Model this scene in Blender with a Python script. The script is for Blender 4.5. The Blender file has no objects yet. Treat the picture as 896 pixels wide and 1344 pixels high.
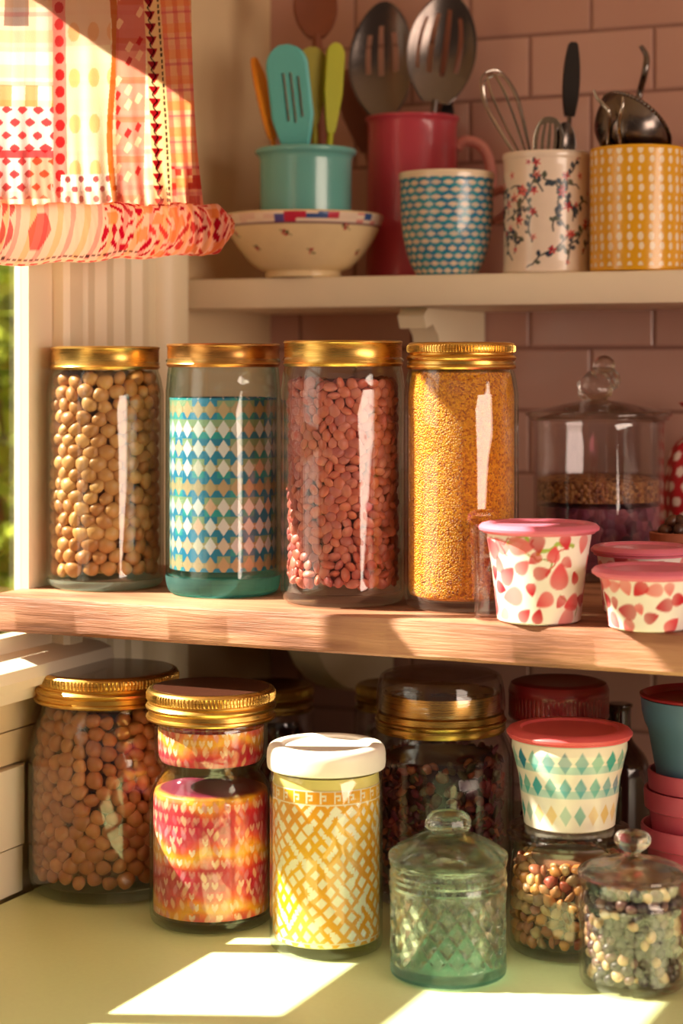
import bpy, bmesh, math, random
import numpy as np
from mathutils import Vector, Matrix
C = bpy.context.scene.collection
SUN, AREA, SKYL, WORLD, EXPO = 20.0, 24.0, 4.5, 0.32, 0.12
PI = math.pi
rnd = random.Random(7)
# ------------------------------------------------------------------ camera frame
CAM = Vector((1.03, -2.103, 1.394)); YAW = math.radians(24); F = 2550.0; HZ = 480.0
cs, sn = math.cos(YAW), math.sin(YAW)
def W(px, py, d):
    l = (px - 448) / F * d
    return Vector((CAM.x + l * cs - d * sn, CAM.y + l * sn + d * cs, CAM.z + (HZ - py) / F * d))
COUNTER = 0.9; SHELF = 1.1824; WSHELF = 1.4886
def on(px, d, z):
    p = W(px, HZ, d); return Vector((p.x, p.y, z))
# ------------------------------------------------------------------ colours
def lin(c):
    c = c / 255.0
    return c / 12.92 if c <= 0.04045 else ((c + 0.055) / 1.055) ** 2.4
def S(r, g, b): return (lin(r), lin(g), lin(b))
def A(*c): return np.array(S(*c))
# ------------------------------------------------------------------ objects
def tag(o, label, cat, group=None, kind=None):
    if label: o['label'] = label
    if cat: o['category'] = cat
    if group: o['group'] = group
    if kind: o['kind'] = kind
    return o
def thing(name, loc, label, cat, group=None, rz=0):
    o = bpy.data.objects.new(name, None); C.objects.link(o); o.location = loc; o.rotation_euler = (0, 0, rz)
    o.empty_display_size = 0.02
    return tag(o, label, cat, group)
def finish(me, smooth=True, angle=40):
    me.update()
    if smooth:
        me.polygons.foreach_set('use_smooth', np.ones(len(me.polygons), dtype=bool))
        if angle: me.set_sharp_from_angle(angle=math.radians(angle))
    return me
def mesh(vs, fs, smooth=True, angle=40, name='m'):
    me = bpy.data.meshes.new(name); me.from_pydata([tuple(v) for v in vs], [], fs)
    return finish(me, smooth, angle)
def obj(name, me, m, parent=None, loc=None, label=None):
    o = bpy.data.objects.new(name, me); C.objects.link(o)
    ms = m if isinstance(m, (list, tuple)) else [m]
    if not me.materials:
        for x in ms: me.materials.append(x)
    if parent: o.parent = parent
    if loc is not None: o.location = loc
    if label: o['label'] = label
    return o
class MB:
    def __init__(s): s.v = []; s.f = []; s.mi = []
    def add(s, vs, fs, mi=0):
        b = len(s.v); s.v += [tuple(v) for v in vs]; s.f += [tuple(b + i for i in f) for f in fs]; s.mi += [mi] * len(fs); return s
    def box(s, lo, hi, mi=0):
        x0, y0, z0 = lo; x1, y1, z1 = hi
        return s.add([(x0,y0,z0),(x1,y0,z0),(x1,y1,z0),(x0,y1,z0),(x0,y0,z1),(x1,y0,z1),(x1,y1,z1),(x0,y1,z1)],
              [(0,3,2,1),(4,5,6,7),(0,1,5,4),(1,2,6,5),(2,3,7,6),(3,0,4,7)], mi)
    def tube(s, pts, rad, n=10, cap=True, mi=0):
        v, f = tube_data(pts, rad, n, cap); return s.add(v, f, mi)
    def me(s, smooth=True, angle=40):
        m = bpy.data.meshes.new('m'); m.from_pydata(s.v, [], s.f)
        m.polygons.foreach_set('material_index', np.array(s.mi, dtype=np.int32))
        return finish(m, smooth, angle)
def tube_data(pts, rad, n=10, cap=True):
    pts = [Vector(p) for p in pts]; k = len(pts)
    rad = rad if isinstance(rad, (list, tuple)) else [rad] * k
    vs, fs = [], []; up = None
    for i, p in enumerate(pts):
        t = (pts[min(i + 1, k - 1)] - pts[max(i - 1, 0)]).normalized()
        if up is None:
            up = t.orthogonal().normalized()
        up = (up - t * up.dot(t)).normalized(); sd = t.cross(up)
        for j in range(n):
            a = 2 * PI * j / n; vs.append(p + (up * math.cos(a) + sd * math.sin(a)) * rad[i])
    for i in range(k - 1):
        for j in range(n):
            j2 = (j + 1) % n; fs.append((i*n+j, i*n+j2, (i+1)*n+j2, (i+1)*n+j))
    if cap:
        fs.append(tuple(range(n - 1, -1, -1))); fs.append(tuple((k - 1) * n + j for j in range(n)))
    return vs, fs
def catmull(pts, n=6):
    P = [np.array(p, float) for p in pts]; out = []
    for i in range(len(P) - 1):
        p0, p1, p2, p3 = P[max(i-1,0)], P[i], P[i+1], P[min(i+2,len(P)-1)]
        for k in range(n):
            t = k / n
            out.append(0.5*((2*p1)+(-p0+p2)*t+(2*p0-5*p1+4*p2-p3)*t*t+(-p0+3*p1-3*p2+p3)*t**3))
    out.append(P[-1]); return [tuple(p) for p in out]
def sm(prof, n=5):
    return [(max(r, 0.0), z) for r, z in catmull(prof, n)]
def lathe(prof, seg=64, rfun=None, angle=40, colors=None):
    """spin a (radius, height) profile; rfun(theta, k, r, z) may modulate the radius; colors(theta, z, k) paints the printed pattern"""
    vs, fs, ring, th_l, z_l, k_l = [], [], [], [], [], []
    th = np.arange(seg) * 2 * PI / seg
    for k, (r, z) in enumerate(prof):
        if r < 1e-6:
            ring.append([len(vs)]); vs.append((0, 0, z)); th_l.append(0.); z_l.append(z); k_l.append(k)
        else:
            rr = np.full(seg, r) if rfun is None else rfun(th, k, r, z) * np.ones(seg)
            b = len(vs); ring.append(list(range(b, b + seg)))
            vs += list(zip(rr * np.cos(th), rr * np.sin(th), np.full(seg, z)))
            th_l += list(th); z_l += [z] * seg; k_l += [k] * seg
    for a, b in zip(ring[:-1], ring[1:]):
        if len(a) == 1 and len(b) == 1: continue
        for j in range(seg):
            j2 = (j + 1) % seg
            if len(a) == 1: fs.append((a[0], b[j2], b[j]))
            elif len(b) == 1: fs.append((a[j], a[j2], b[0]))
            else: fs.append((a[j], a[j2], b[j2], b[j]))
    me = mesh(vs, fs, True, angle)
    if colors is not None:
        paint(me, colors(np.array(th_l), np.array(z_l), np.array(k_l)))
    return me
def paint(me, rgb):
    at = me.color_attributes.new('Col', 'FLOAT_COLOR', 'POINT')
    a = np.ones((len(me.vertices), 4), np.float32); a[:, :3] = rgb
    at.data.foreach_set('color', a.ravel())
def dense(prof, step):
    out = [prof[0]]
    for (r0, z0), (r1, z1) in zip(prof[:-1], prof[1:]):
        n = max(1, int(math.hypot(r1 - r0, z1 - z0) / step))
        out += [(r0 + (r1 - r0) * i / n, z0 + (z1 - z0) * i / n) for i in range(1, n + 1)]
    return out
def rbox(lo, hi, bev=0.003, seg=2):
    bm = bmesh.new(); bmesh.ops.create_cube(bm, size=1)
    for v in bm.verts:
        v.co = Vector([(lo[i] + hi[i]) / 2 + v.co[i] * (hi[i] - lo[i]) for i in range(3)])
    bmesh.ops.bevel(bm, geom=bm.edges[:], offset=bev, segments=seg, affect='EDGES', profile=0.5)
    me = bpy.data.meshes.new('m'); bm.to_mesh(me); bm.free(); return finish(me, True, 35)
# ------------------------------------------------------------------ materials
class NT:
    def __init__(s, name):
        s.m = bpy.data.materials.new(name); s.m.use_nodes = True; s.t = s.m.node_tree; s.t.nodes.clear()
        s.out = s.t.nodes.new('ShaderNodeOutputMaterial')
    def n(s, typ, ins=None, **props):
        nd = s.t.nodes.new(typ)
        for k, v in props.items(): setattr(nd, k, v)
        for k, v in (ins or {}).items(): s.set(nd.inputs[k], v)
        return nd
    def set(s, sock, v):
        if hasattr(v, 'is_output') or isinstance(v, bpy.types.NodeSocket): s.t.links.new(v, sock)
        elif isinstance(v, (tuple, list)) and len(v) == 3 and sock.type == 'RGBA': sock.default_value = (*v, 1)
        else: sock.default_value = v
    def math(s, op, a, b=0.0, c=None):
        nd = s.n('ShaderNodeMath', operation=op); s.set(nd.inputs[0], a); s.set(nd.inputs[1], b)
        if c is not None: s.set(nd.inputs[2], c)
        return nd.outputs[0]
    def mix(s, f, a, b, mode='MIX'):
        nd = s.n('ShaderNodeMix', data_type='RGBA', blend_type=mode)
        s.set(nd.inputs[0], f); s.set(nd.inputs[6], a); s.set(nd.inputs[7], b); return nd.outputs[2]
    def coord(s, scale=(1,1,1), which='Object', rot=(0,0,0)):
        tc = s.n('ShaderNodeTexCoord'); mp = s.n('ShaderNodeMapping', {'Vector': tc.outputs[which]})
        mp.inputs['Scale'].default_value = scale; mp.inputs['Rotation'].default_value = rot; return mp.outputs[0]
    def noise(s, vec, scale=5, detail=3, rough=0.5, dist=0.0):
        return s.n('ShaderNodeTexNoise', {'Vector': vec, 'Scale': scale, 'Detail': detail, 'Roughness': rough, 'Distortion': dist}).outputs[0]
    def ramp(s, f, stops):
        nd = s.n('ShaderNodeValToRGB', {'Fac': f}); e = nd.color_ramp.elements
        while len(e) < len(stops): e.new(0.5)
        for x, (p, c) in zip(e, stops): x.position = p; x.color = (*c, 1)
        return nd.outputs[0]
    def bump(s, h, strength=0.3, dist=0.002):
        return s.n('ShaderNodeBump', {'Height': h, 'Strength': strength, 'Distance': dist}).outputs[0]
    def bsdf(s, col, rough=0.5, metal=0.0, **kw):
        nd = s.n('ShaderNodeBsdfPrincipled'); s.set(nd.inputs['Base Color'], col); s.set(nd.inputs['Roughness'], rough); s.set(nd.inputs['Metallic'], metal)
        for k, v in kw.items(): s.set(nd.inputs[k.replace('_', ' ')], v)
        return nd
    def done(s, sh):
        s.t.links.new(sh.outputs[0] if hasattr(sh, 'outputs') else sh, s.out.inputs[0]); return s.m
def plain(name, col, rough=0.45, metal=0.0, var=0.12, scale=18, coat=0.0, bump=0.0, **kw):
    t = NT(name); v = t.coord(); n = t.noise(v, scale, 4)
    c = t.mix(n, tuple(x * (1 - var) for x in col), tuple(min(1, x * (1 + var)) for x in col))
    args = dict(kw)
    if bump: args['Normal'] = t.bump(t.noise(v, scale * 6, 3), bump, 0.002)
    b = t.bsdf(c, rough, metal, **args)
    b.inputs['Coat Weight'].default_value = coat; b.inputs['Coat Roughness'].default_value = 0.06
    return t.done(b)
def printed(name, rough=0.3, coat=0.0, sub=0.0):
    t = NT(name); a = t.n('ShaderNodeVertexColor', layer_name='Col')
    n = t.noise(t.coord(), 60, 3)
    c = t.mix(t.math('MULTIPLY', n, 0.16), a.outputs[0], (0.25, 0.2, 0.15), 'MULTIPLY')
    b = t.bsdf(c, rough); b.inputs['Coat Weight'].default_value = coat; b.inputs['Coat Roughness'].default_value = 0.05
    return t.done(b)
def clear(name, tint=(0.98, 0.99, 0.98), edge=(0.72, 0.8, 0.76), rough=0.02, power=2.2, ior=1.5, bump=0.0, bscale=30):
    """thin-walled clear glass: light passes straight, more of it is absorbed where the wall is seen edge-on"""
    t = NT(name); nr = {}
    if bump:
        nr = {'Normal': t.bump(t.noise(t.coord(), bscale, 2), bump, 0.004)}
    lw = t.n('ShaderNodeLayerWeight', {'Blend': 0.5, **nr})
    f = t.math('POWER', lw.outputs['Facing'], power)
    tr = t.n('ShaderNodeBsdfTransparent', {'Color': t.mix(f, tint, edge)})
    gl = t.n('ShaderNodeBsdfGlossy', {'Color': (1, 1, 1), 'Roughness': rough, **nr})
    bf = t.n('ShaderNodeNewGeometry').outputs['Backfacing']
    fr = t.n('ShaderNodeFresnel', {'IOR': t.math('MULTIPLY_ADD', bf, 1 / ior - ior, ior), **nr})   # the same reflection from either side of the wall
    mx = t.n('ShaderNodeMixShader', {0: fr.outputs[0], 1: tr.outputs[0], 2: gl.outputs[0]})
    return t.done(mx)
def solid_glass(name, col, rough=0.0, ior=1.48, bump=0.0, bscale=40, pass_=0.35, haze=0.0):
    t = NT(name); nr = {}
    if bump: nr = {'Normal': t.bump(t.noise(t.coord(), bscale, 2), bump, 0.003)}
    g = t.n('ShaderNodeBsdfGlass', {'Color': col, 'Roughness': rough, 'IOR': ior, **nr})
    tr = t.n('ShaderNodeBsdfTransparent', {'Color': col})
    mx = t.n('ShaderNodeMixShader', {0: pass_, 1: g.outputs[0], 2: tr.outputs[0]})
    if haze:
        hz = t.n('ShaderNodeBsdfTranslucent', {'Color': col}); df = t.n('ShaderNodeBsdfDiffuse', {'Color': col}); h2 = t.n('ShaderNodeMixShader', {0: .5, 1: hz.outputs[0], 2: df.outputs[0]})
        mx = t.n('ShaderNodeMixShader', {0: haze, 1: mx.outputs[0], 2: h2.outputs[0]})
    return t.done(mx)
def grainy(name, cols, scale, rough=0.5, bump=0.8, dist=0.002):
    """a heap of tiny grains"""
    t = NT(name); v = t.coord(); vo = t.n('ShaderNodeTexVoronoi', {'Vector': v, 'Scale': scale})
    sep = t.n('ShaderNodeSeparateColor', {0: vo.outputs['Color']})
    c = t.ramp(sep.outputs[0], [(i / (len(cols) - 1), x) for i, x in enumerate(cols)])
    h = t.math('SUBTRACT', 1.0, vo.outputs['Distance'])
    return t.done(t.bsdf(c, rough, Normal=t.bump(h, bump, dist)))
def pebble(name, c1, c2, rough=0.4, seam=None, subs=0.0):
    t = NT(name); oi = t.n('ShaderNodeObjectInfo'); n = t.noise(t.coord(), 160, 3)
    c = t.mix(oi.outputs['Random'], c1, c2)
    c = t.mix(t.math('MULTIPLY', n, 0.45), c, tuple(x * 0.55 for x in c1))
    return t.done(t.bsdf(c, rough, Normal=t.bump(n, 0.15, 0.001)))
def vcol_grain(name, rough=0.5):
    t = NT(name); a = t.n('ShaderNodeVertexColor', layer_name='Col'); n = t.noise(t.coord(), 200, 3)
    return t.done(t.bsdf(t.mix(t.math('MULTIPLY', n, 0.4), a.outputs[0], (0.1, 0.06, 0.03), 'MULTIPLY'), rough, Normal=t.bump(n, 0.25, 0.001)))
M = {}
M['glass'] = clear('clear_glass', edge=(.60, .72, .66), power=3.2)
M['glass_aqua'] = clear('aqua_glass', (0.968, 0.992, 0.985), (0.40, 0.76, 0.72), power=2.2)
M['glass_green'] = clear('pale_green_glass', (0.95, 0.99, 0.96), (0.45, 0.68, 0.55), power=2.0)
M['glass_smoke'] = clear('dim_glass', (0.96, 0.95, 0.96), (0.74, 0.7, 0.7), power=2.5)
M['crystal'] = clear('crystal_glass', (0.97, 0.97, 0.96), (0.75, 0.73, 0.7), rough=0.03, power=2, bump=0.5, bscale=55)
M['glass_lid'] = clear('lid_glass', (0.96, 0.95, 0.94), (0.5, 0.46, 0.44), rough=0.03, power=1.8)
M['knob_glass'] = solid_glass('solid_clear_glass', (0.97, 0.96, 0.95), pass_=0.15)
M['green_crystal'] = solid_glass('pale_green_pressed_glass', (0.95, 0.99, 0.975), rough=0.0, bump=0.05, bscale=60, pass_=0.2, haze=0.0)
M['aqua_base'] = solid_glass('thick_aqua_glass', (0.42, 0.92, 0.88), pass_=.4, haze=.16)
M['teal_foot'] = solid_glass('dark_teal_glass', (0.55, 0.8, 0.78), pass_=.3, haze=.05)
M['green_base'] = solid_glass('thick_pale_green_glass', (0.84, 0.96, 0.86), pass_=.5, haze=.22)
M['pane'] = clear('window_glass', (0.98, 0.99, 0.98), (0.9, 0.95, 0.92))
M['plastic_clear'] = clear('clear_plastic', (0.97, 0.95, 0.95), (0.8, 0.7, 0.7), rough=0.08)
def brass(name, col, rough):
    t = NT(name); n = t.noise(t.coord((4, 4, 240)), 6, 3)
    r = t.math('MULTIPLY_ADD', n, 0.22, rough - 0.08)
    c = t.mix(t.noise(t.coord(), 25, 3), tuple(x * 0.8 for x in col), col)
    return t.done(t.bsdf(c, r, 1.0))
M['brass'] = brass('brushed_brass', (0.83, 0.5, 0.13), 0.26)
M['copper'] = brass('copper_toned_brass', (0.72, 0.36, 0.11), 0.27)
M['brass_dark'] = brass('dark_brass', (0.5, 0.3, 0.08), 0.3)  # same brass hue at a lower tone, for the rear jar lids
M['steel'] = brass('dull_steel', (0.19, 0.155, 0.14), 0.2)
M['steel_bright'] = brass('bright_steel', (0.5, 0.44, 0.38), 0.15)
M['liner'] = plain('brown_lacquered_lid_top', S(84, 48, 36), 0.22, 0.0, coat=0.6)
M['black'] = plain('black_handle_plastic', S(26, 20, 22), 0.3)
M['white_paint'] = plain('cream_white_paint', S(240, 226, 200), 0.45, var=0.04, bump=0.05)
M['trim'] = plain('warm_cream_gloss_paint', S(244, 230, 196), 0.4, var=0.04)
M['wall'] = plain('cream_wall_paint', S(226, 200, 158), 0.7, var=0.06, scale=4, bump=0.08)
M['ceil'] = plain('off_white_ceiling_paint', S(225, 210, 190), 0.8, var=0.03)
M['teal'] = plain('teal_glaze', S(108, 178, 172), 0.25, var=0.08, coat=0.5)
M['teal_sil'] = plain('teal_silicone', S(92, 190, 190), 0.45, var=0.06)
M['orange'] = plain('orange_silicone', S(226, 140, 20), 0.45)
M['lime'] = plain('lime_silicone', S(176, 182, 24), 0.45)
M['olive'] = plain('olive_silicone', S(150, 140, 28), 0.5)
M['wood_dark'] = plain('dark_spoon_wood', S(120, 62, 36), 0.55, var=0.25, scale=30)
M['pink_enamel'] = plain('rose_pink_enamel', S(206, 72, 92), 0.3, var=0.08, coat=0.4)
M['pink_dusty'] = plain('dusty_pink_glaze', S(214, 140, 132), 0.35, coat=0.3)
M['pink_plastic'] = plain('pink_plastic', S(226, 116, 140), 0.32, var=0.08, Subsurface_Weight=0.1)
M['coral_plastic'] = plain('coral_plastic', S(216, 88, 92), 0.32, var=0.08)
M['pink_pot'] = plain('deep_pink_glazed_pot', S(224, 98, 124), 0.3, coat=0.4)
M['red_lid'] = plain('dark_red_plastic', S(150, 34, 44), 0.3, coat=0.3)
M['cream_lid'] = plain('cream_white_plastic', S(242, 232, 220), 0.4, var=0.03)
M['blue_tub'] = plain('translucent_blue_plastic', S(104, 142, 176), 0.3, var=0.12, Transmission_Weight=0.15)
M['printed'] = printed('printed_ceramic_glaze', 0.25, 0.35)
M['printed_paper'] = printed('printed_paper_wrap', 0.5)
M['printed_plastic'] = printed('printed_plastic', 0.35, 0.2)
M['terracotta'] = plain('terracotta', S(170, 96, 70), 0.7, var=0.2, bump=0.2)
# ================================================================== the setting
def st(name, me, m, label=None):
    o = obj(name, me, m); o['kind'] = 'structure'
    if label: o['label'] = label
    return o
def tile_mat():
    t = NT('pinkish_glazed_wall_tile'); g = t.n('ShaderNodeNewGeometry'); sp = t.n('ShaderNodeSeparateXYZ', {0: g.outputs['Position']})
    vec = t.n('ShaderNodeCombineXYZ', {0: t.math('ADD', sp.outputs[0], 0.0324), 1: t.math('ADD', sp.outputs[2], 0.006)}).outputs[0]
    def brick(c1, c2, mo, sz, smooth):
        b = t.n('ShaderNodeTexBrick', {'Vector': vec, 'Color1': c1, 'Color2': c2, 'Mortar': mo}, offset=0.5, offset_frequency=2)
        for k, v in (('Scale', 1.0), ('Mortar Size', sz), ('Mortar Smooth', smooth), ('Brick Width', 0.144), ('Row Height', 0.071)): b.inputs[k].default_value = v
        return b
    b = brick(S(202, 160, 146), S(188, 144, 130), S(126, 86, 74), 0.0019, 0.3)
    n = t.noise(vec, 9, 3)
    c = t.mix(t.math('MULTIPLY', n, 0.5), b.outputs[0], S(172, 126, 112))
    h = brick((1, 1, 1), (1, 1, 1), (0, 0, 0), 0.0035, 0.6)
    hh = t.math('ADD', h.outputs[0], t.math('MULTIPLY', t.noise(vec, 28, 2), 0.35))
    r = t.math('MULTIPLY_ADD', b.outputs[1], 0.5, 0.22)
    return t.done(t.bsdf(c, r, Normal=t.bump(hh, 0.5, 0.003)))
M['tile'] = tile_mat()
st('wall_back', MB().box((-0.03, 0, 0), (2.6, 0.06, 2.4)).me(False), M['tile'])
WY0, WY1, WZ0, WZ1 = -1.72, -0.50, 1.125, 1.84          # window opening in the left wall
wl = MB()
wl.box((-0.03, -3.4, 0), (0, 0, WZ0)); wl.box((-0.03, -3.4, WZ1), (0, 0, 2.4))
wl.box((-0.03, WY1, WZ0), (0, 0, WZ1)); wl.box((-0.03, -3.4, WZ0), (0, WY0, WZ1))
st('wall_left', wl.me(False), M['wall'])
st('ceiling', MB().box((-0.03, -3.4, 2.4), (2.6, 0.06, 2.45)).me(False), M['ceil'])
def floor_mat():
    t = NT('floor_boards'); v = t.coord((1, 9, 1)); n = t.noise(v, 3, 4)
    return t.done(t.bsdf(t.ramp(n, [(0.3, S(120, 84, 56)), (0.7, S(164, 122, 84))]), 0.5))
st('floor', MB().box((-0.03, -3.4, -0.03), (2.6, 0.06, 0)).me(False), floor_mat())
# window sash with glazing bars
fr = MB(); X0, X1 = -0.006, 0.010
fr.box((X0, -0.541, WZ0), (X1, WY1, WZ1)); fr.box((X0, WY0, WZ0), (X1, WY0 + 0.05, WZ1))
fr.box((X0, WY0 + 0.05, WZ0), (X1, -0.541, WZ0 + 0.016)); fr.box((X0, WY0 + 0.05, 1.80), (X1, -0.541, WZ1))
ZB = [1.325, 1.56]; YB = [-0.745, -0.94, -1.135, -1.33]
for z, hw in zip(ZB, (0.034, 0.012)): fr.box((X0 + .002, WY0 + 0.05, z - hw), (X1 - .002, YB[0], z + hw))
zs = [WZ0 + 0.016, ZB[0] - 0.034, ZB[0] + 0.034, ZB[1] - 0.012, ZB[1] + 0.012, 1.80]
for y in YB:
    for a, b in ([(zs[0], zs[-1])] if y == YB[0] else [(zs[0], zs[1])] if y == YB[1] else zip(zs[::2], zs[1::2])): fr.box((X0 + .003, y - 0.011, a), (X1 - .003, y + 0.011, b))
win = st('window_1', fr.me(False), M['white_paint'])
obj('pane', MB().box((-0.001, WY0 + 0.051, WZ0 + 0.017), (0.001, -0.5415, 1.799)).me(False), M['pane'], win)
# fluted casing beside the window
def prism(prof, z0, z1, closed=True):
    n = len(prof); vs = [(x, y, z0) for x, y in prof] + [(x, y, z1) for x, y in prof]
    fs = [(i, (i + 1) % n, n + (i + 1) % n, n + i) for i in range(n)] + [tuple(range(n - 1, -1, -1)), tuple(n + i for i in range(n))]
    return vs, fs
pr = [(0.0, -0.499), (0.022, -0.499), (0.026, -0.493), (0.026, -0.470), (0.020, -0.464), (0.012, -0.458)]
for k in range(4):
    y = -0.452 + k * 0.036
    pr += [(0.014, y), (0.018, y + 0.005), (0.018, y + 0.018), (0.013, y + 0.024), (0.008, y + 0.030)]
pr += [(0.012, -0.300), (0.024, -0.292), (0.030, -0.280), (0.030, -0.262), (0.022, -0.250), (0.012, -0.246), (0.010, -0.236), (0.0, -0.234)]
st('trim_1', mesh(*prism(pr, COUNTER + 0.001, 2.1), True, 30), M['trim'])
# window sill, the boarding under it and the upstand on the worktop
sl = MB(); sl.add(*[q for q in (lambda p: ([(x, y, z) for y in (-1.78, -0.45) for x, z in p], [tuple(range(len(p)))[::-1], tuple(len(p) + i for i in range(len(p)))] + [(i, (i + 1) % len(p), len(p) + (i + 1) % len(p), len(p) + i) for i in range(len(p))]))([(0, 1.082), (0.028, 1.084), (0.032, 1.095), (0.045, 1.099), (0.05, 1.108), (0.047, 1.118), (0.034, 1.123), (0.012, 1.126), (0, 1.126)])])
st('trim_2', sl.me(True, 30), M['white_paint'], 'white window sill')
bd = MB()
for a, b in ((1.022, 1.052), (1.0535, 1.081)): bd.box((0.0005, -1.9, a), (0.009, -0.502, b))
st('trim_3', bd.me(False), M['wall'])
up = MB()
for a, b, w in ((COUNTER + 0.001, 0.9435, 0.013), (0.9455, 1.019, 0.015)):
    vs, fs = prism([(0.0005, -1.9), (w - .004, -1.9), (w, -1.89), (w, -0.556), (w - .005, -0.548), (0.0005, -0.548)], a, b); up.add(vs, fs)
st('baseboard_left', up.me(True, 30), M['white_paint'])
# ------------------------------------------------------------------ worktop on its cabinet
def laminate():
    t = NT('pale_green_worktop'); v = t.coord((1, 1, 1)); n = t.noise(v, 6, 4); f = t.noise(v, 220, 2)
    c = t.mix(n, S(212, 222, 162), S(224, 232, 176)); c = t.mix(t.math('MULTIPLY', f, 0.18), c, S(160, 158, 100))
    return t.done(t.bsdf(c, t.math('MULTIPLY_ADD', n, 0.15, 0.3), Normal=t.bump(t.noise(v, 90, 2), 0.04, 0.001)))
wt = rbox((0.0165, -0.98, 0.86), (1.7, -0.002, COUNTER), 0.004); o = obj('kitchen_worktop', wt, laminate())
tag(o, 'smooth pale green kitchen worktop under the lowest row of jars', 'worktop')
cab = thing('base_cabinet', (0.86, -0.49, 0), 'cream kitchen cabinet under the pale green worktop', 'cabinet')
obj('carcass', MB().box((-0.84, -0.45, 0.0), (0.84, 0.485, 0.859)).me(False), M['white_paint'], cab)
for sgn in (-1, 1):
    dr = obj('door', rbox((min(0, sgn * .83) + .005, -0.472, 0.1), (max(0, sgn * .83) - .005, -0.451, 0.84), 0.004), M['white_paint'], cab)
    obj('knob', lathe([(0, -0.012), (0.012, -0.012), (0.006, 0), (0.006, 0.004), (0.015, 0.012), (0.013, 0.02), (0, 0.022)], 20), M['brass'], dr, (sgn * 0.06, -0.484, 0.7)).rotation_euler = (PI / 2, 0, 0)
# ------------------------------------------------------------------ shelves
def wood():
    t = NT('rough_pine_plank'); v = t.coord((3.2, 14, 26)); n1 = t.noise(v, 2.2, 5, 0.6, 0.6); v2 = t.coord((9, 60, 160)); n2 = t.noise(v2, 2, 4, 0.6)
    wv = t.n('ShaderNodeTexWave', {'Vector': t.coord((0.9, 10, 17)), 'Scale': 1.3, 'Distortion': 9, 'Detail': 3, 'Detail Scale': 1.4}).outputs[1]
    f = t.math('ADD', t.math('MULTIPLY', n1, 0.55), t.math('ADD', t.math('MULTIPLY', wv, 0.28), t.math('MULTIPLY', n2, 0.25)))
    c = t.ramp(f, [(0.25, S(104, 62, 44)), (0.45, S(152, 100, 74)), (0.66, S(178, 126, 96)), (0.9, S(200, 150, 116))])
    return t.done(t.bsdf(c, 0.55, Normal=t.bump(t.math('ADD', f, n2), 0.45, 0.0025)))
M['pine'] = wood()
def plank(x0, x1, y0, y1, z0, z1, nx=240):
    """plank with slightly worn, uneven edges"""
    rg = np.random.default_rng(3); xs = np.linspace(x0, x1, nx)
    def wob(a, seed): 
        r = np.random.default_rng(seed); q = np.zeros(nx)
        for k in range(1, 14): q += r.normal() * np.sin(xs * (k * 13.0) + r.uniform(0, 6)) / (k ** 0.7)
        return a * q
    e = 0.0035; wa, wb, wc = wob(.0004, 1), wob(.0004, 2), wob(.0005, 5)
    prof = lambda i: [(y1, z0), (y1, z1), (y0 + e, z1), (y0 + wa[i] + .001, z1 - .001 + wa[i] * .3), (y0 + wa[i], z1 - e), (y0 + wb[i], z0 + e + wc[i]), (y0 + .002 + wc[i], z0 + .0006 + abs(wc[i])), (y0 + e + .003, z0)]
    vs, fs = [], []
    for i, x in enumerate(xs): vs += [(x, y, z) for y, z in prof(i)]
    n = 8
    for i in range(nx - 1):
        for j in range(n): fs.append((i * n + j, (i + 1) * n + j, (i + 1) * n + (j + 1) % n, i * n + (j + 1) % n))
    fs.append(tuple(range(n))); fs.append(tuple((nx - 1) * n + j for j in range(n - 1, -1, -1)))
    return mesh(vs, fs, True, 35)
def corbel(x, w, pts):
    """scrolled bracket: a side outline (y, z) given a thickness in x, with rounded edges"""
    bm = bmesh.new(); f = bm.faces.new([bm.verts.new((x - w / 2, y, z)) for y, z in pts])
    r = bmesh.ops.extrude_face_region(bm, geom=[f]); bmesh.ops.translate(bm, verts=[q for q in r['geom'] if isinstance(q, bmesh.types.BMVert)], vec=(w, 0, 0))
    bmesh.ops.recalc_face_normals(bm, faces=bm.faces[:]); me = bpy.data.meshes.new('m'); bm.to_mesh(me); bm.free(); return finish(me, True, 40)
ws = thing('wooden_shelf', (0.62, -0.3, SHELF), 'rough pine plank shelf carrying the tall jars and pink tubs', 'shelf')
obj('plank', plank(-0.617, 0.66, -0.296, 0.298, -0.034, 0.0), M['pine'], ws)
arc = [(0.295, -0.0345), (0.03, -0.0345), (0.02, -0.045), (0.03, -0.058), (0.05, -0.056)] + [(0.07 + 0.2 * (1 - math.cos(a)) , -0.06 - 0.1 * math.sin(a) ) for a in np.linspace(0.15, PI / 2, 8)] + [(0.295, -0.165)]
for bx in (-0.475, 0.5): obj('bracket', corbel(bx, 0.035, arc), M['trim'], ws)
wh = thing('white_shelf', (0.62, -0.112, WSHELF), 'white painted shelf high on the tiles carrying mugs of utensils', 'shelf')
obj('board', rbox((-0.617, -0.112, -0.033), (0.66, 0.11, 0), 0.003), M['white_paint'], wh)
arc2 = [(0.108, -0.0335), (-0.07, -0.0335), (-0.082, -0.042), (-0.075, -0.055), (-0.055, -0.05)] + [(-0.04 + 0.13 * (1 - math.cos(a)), -0.055 - 0.07 * math.sin(a)) for a in np.linspace(0.1, PI / 2, 8)] + [(0.108, -0.128)]
for bx in (-0.36, 0.42): obj('bracket', corbel(bx, 0.03, arc2), M['trim'], wh)
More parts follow.
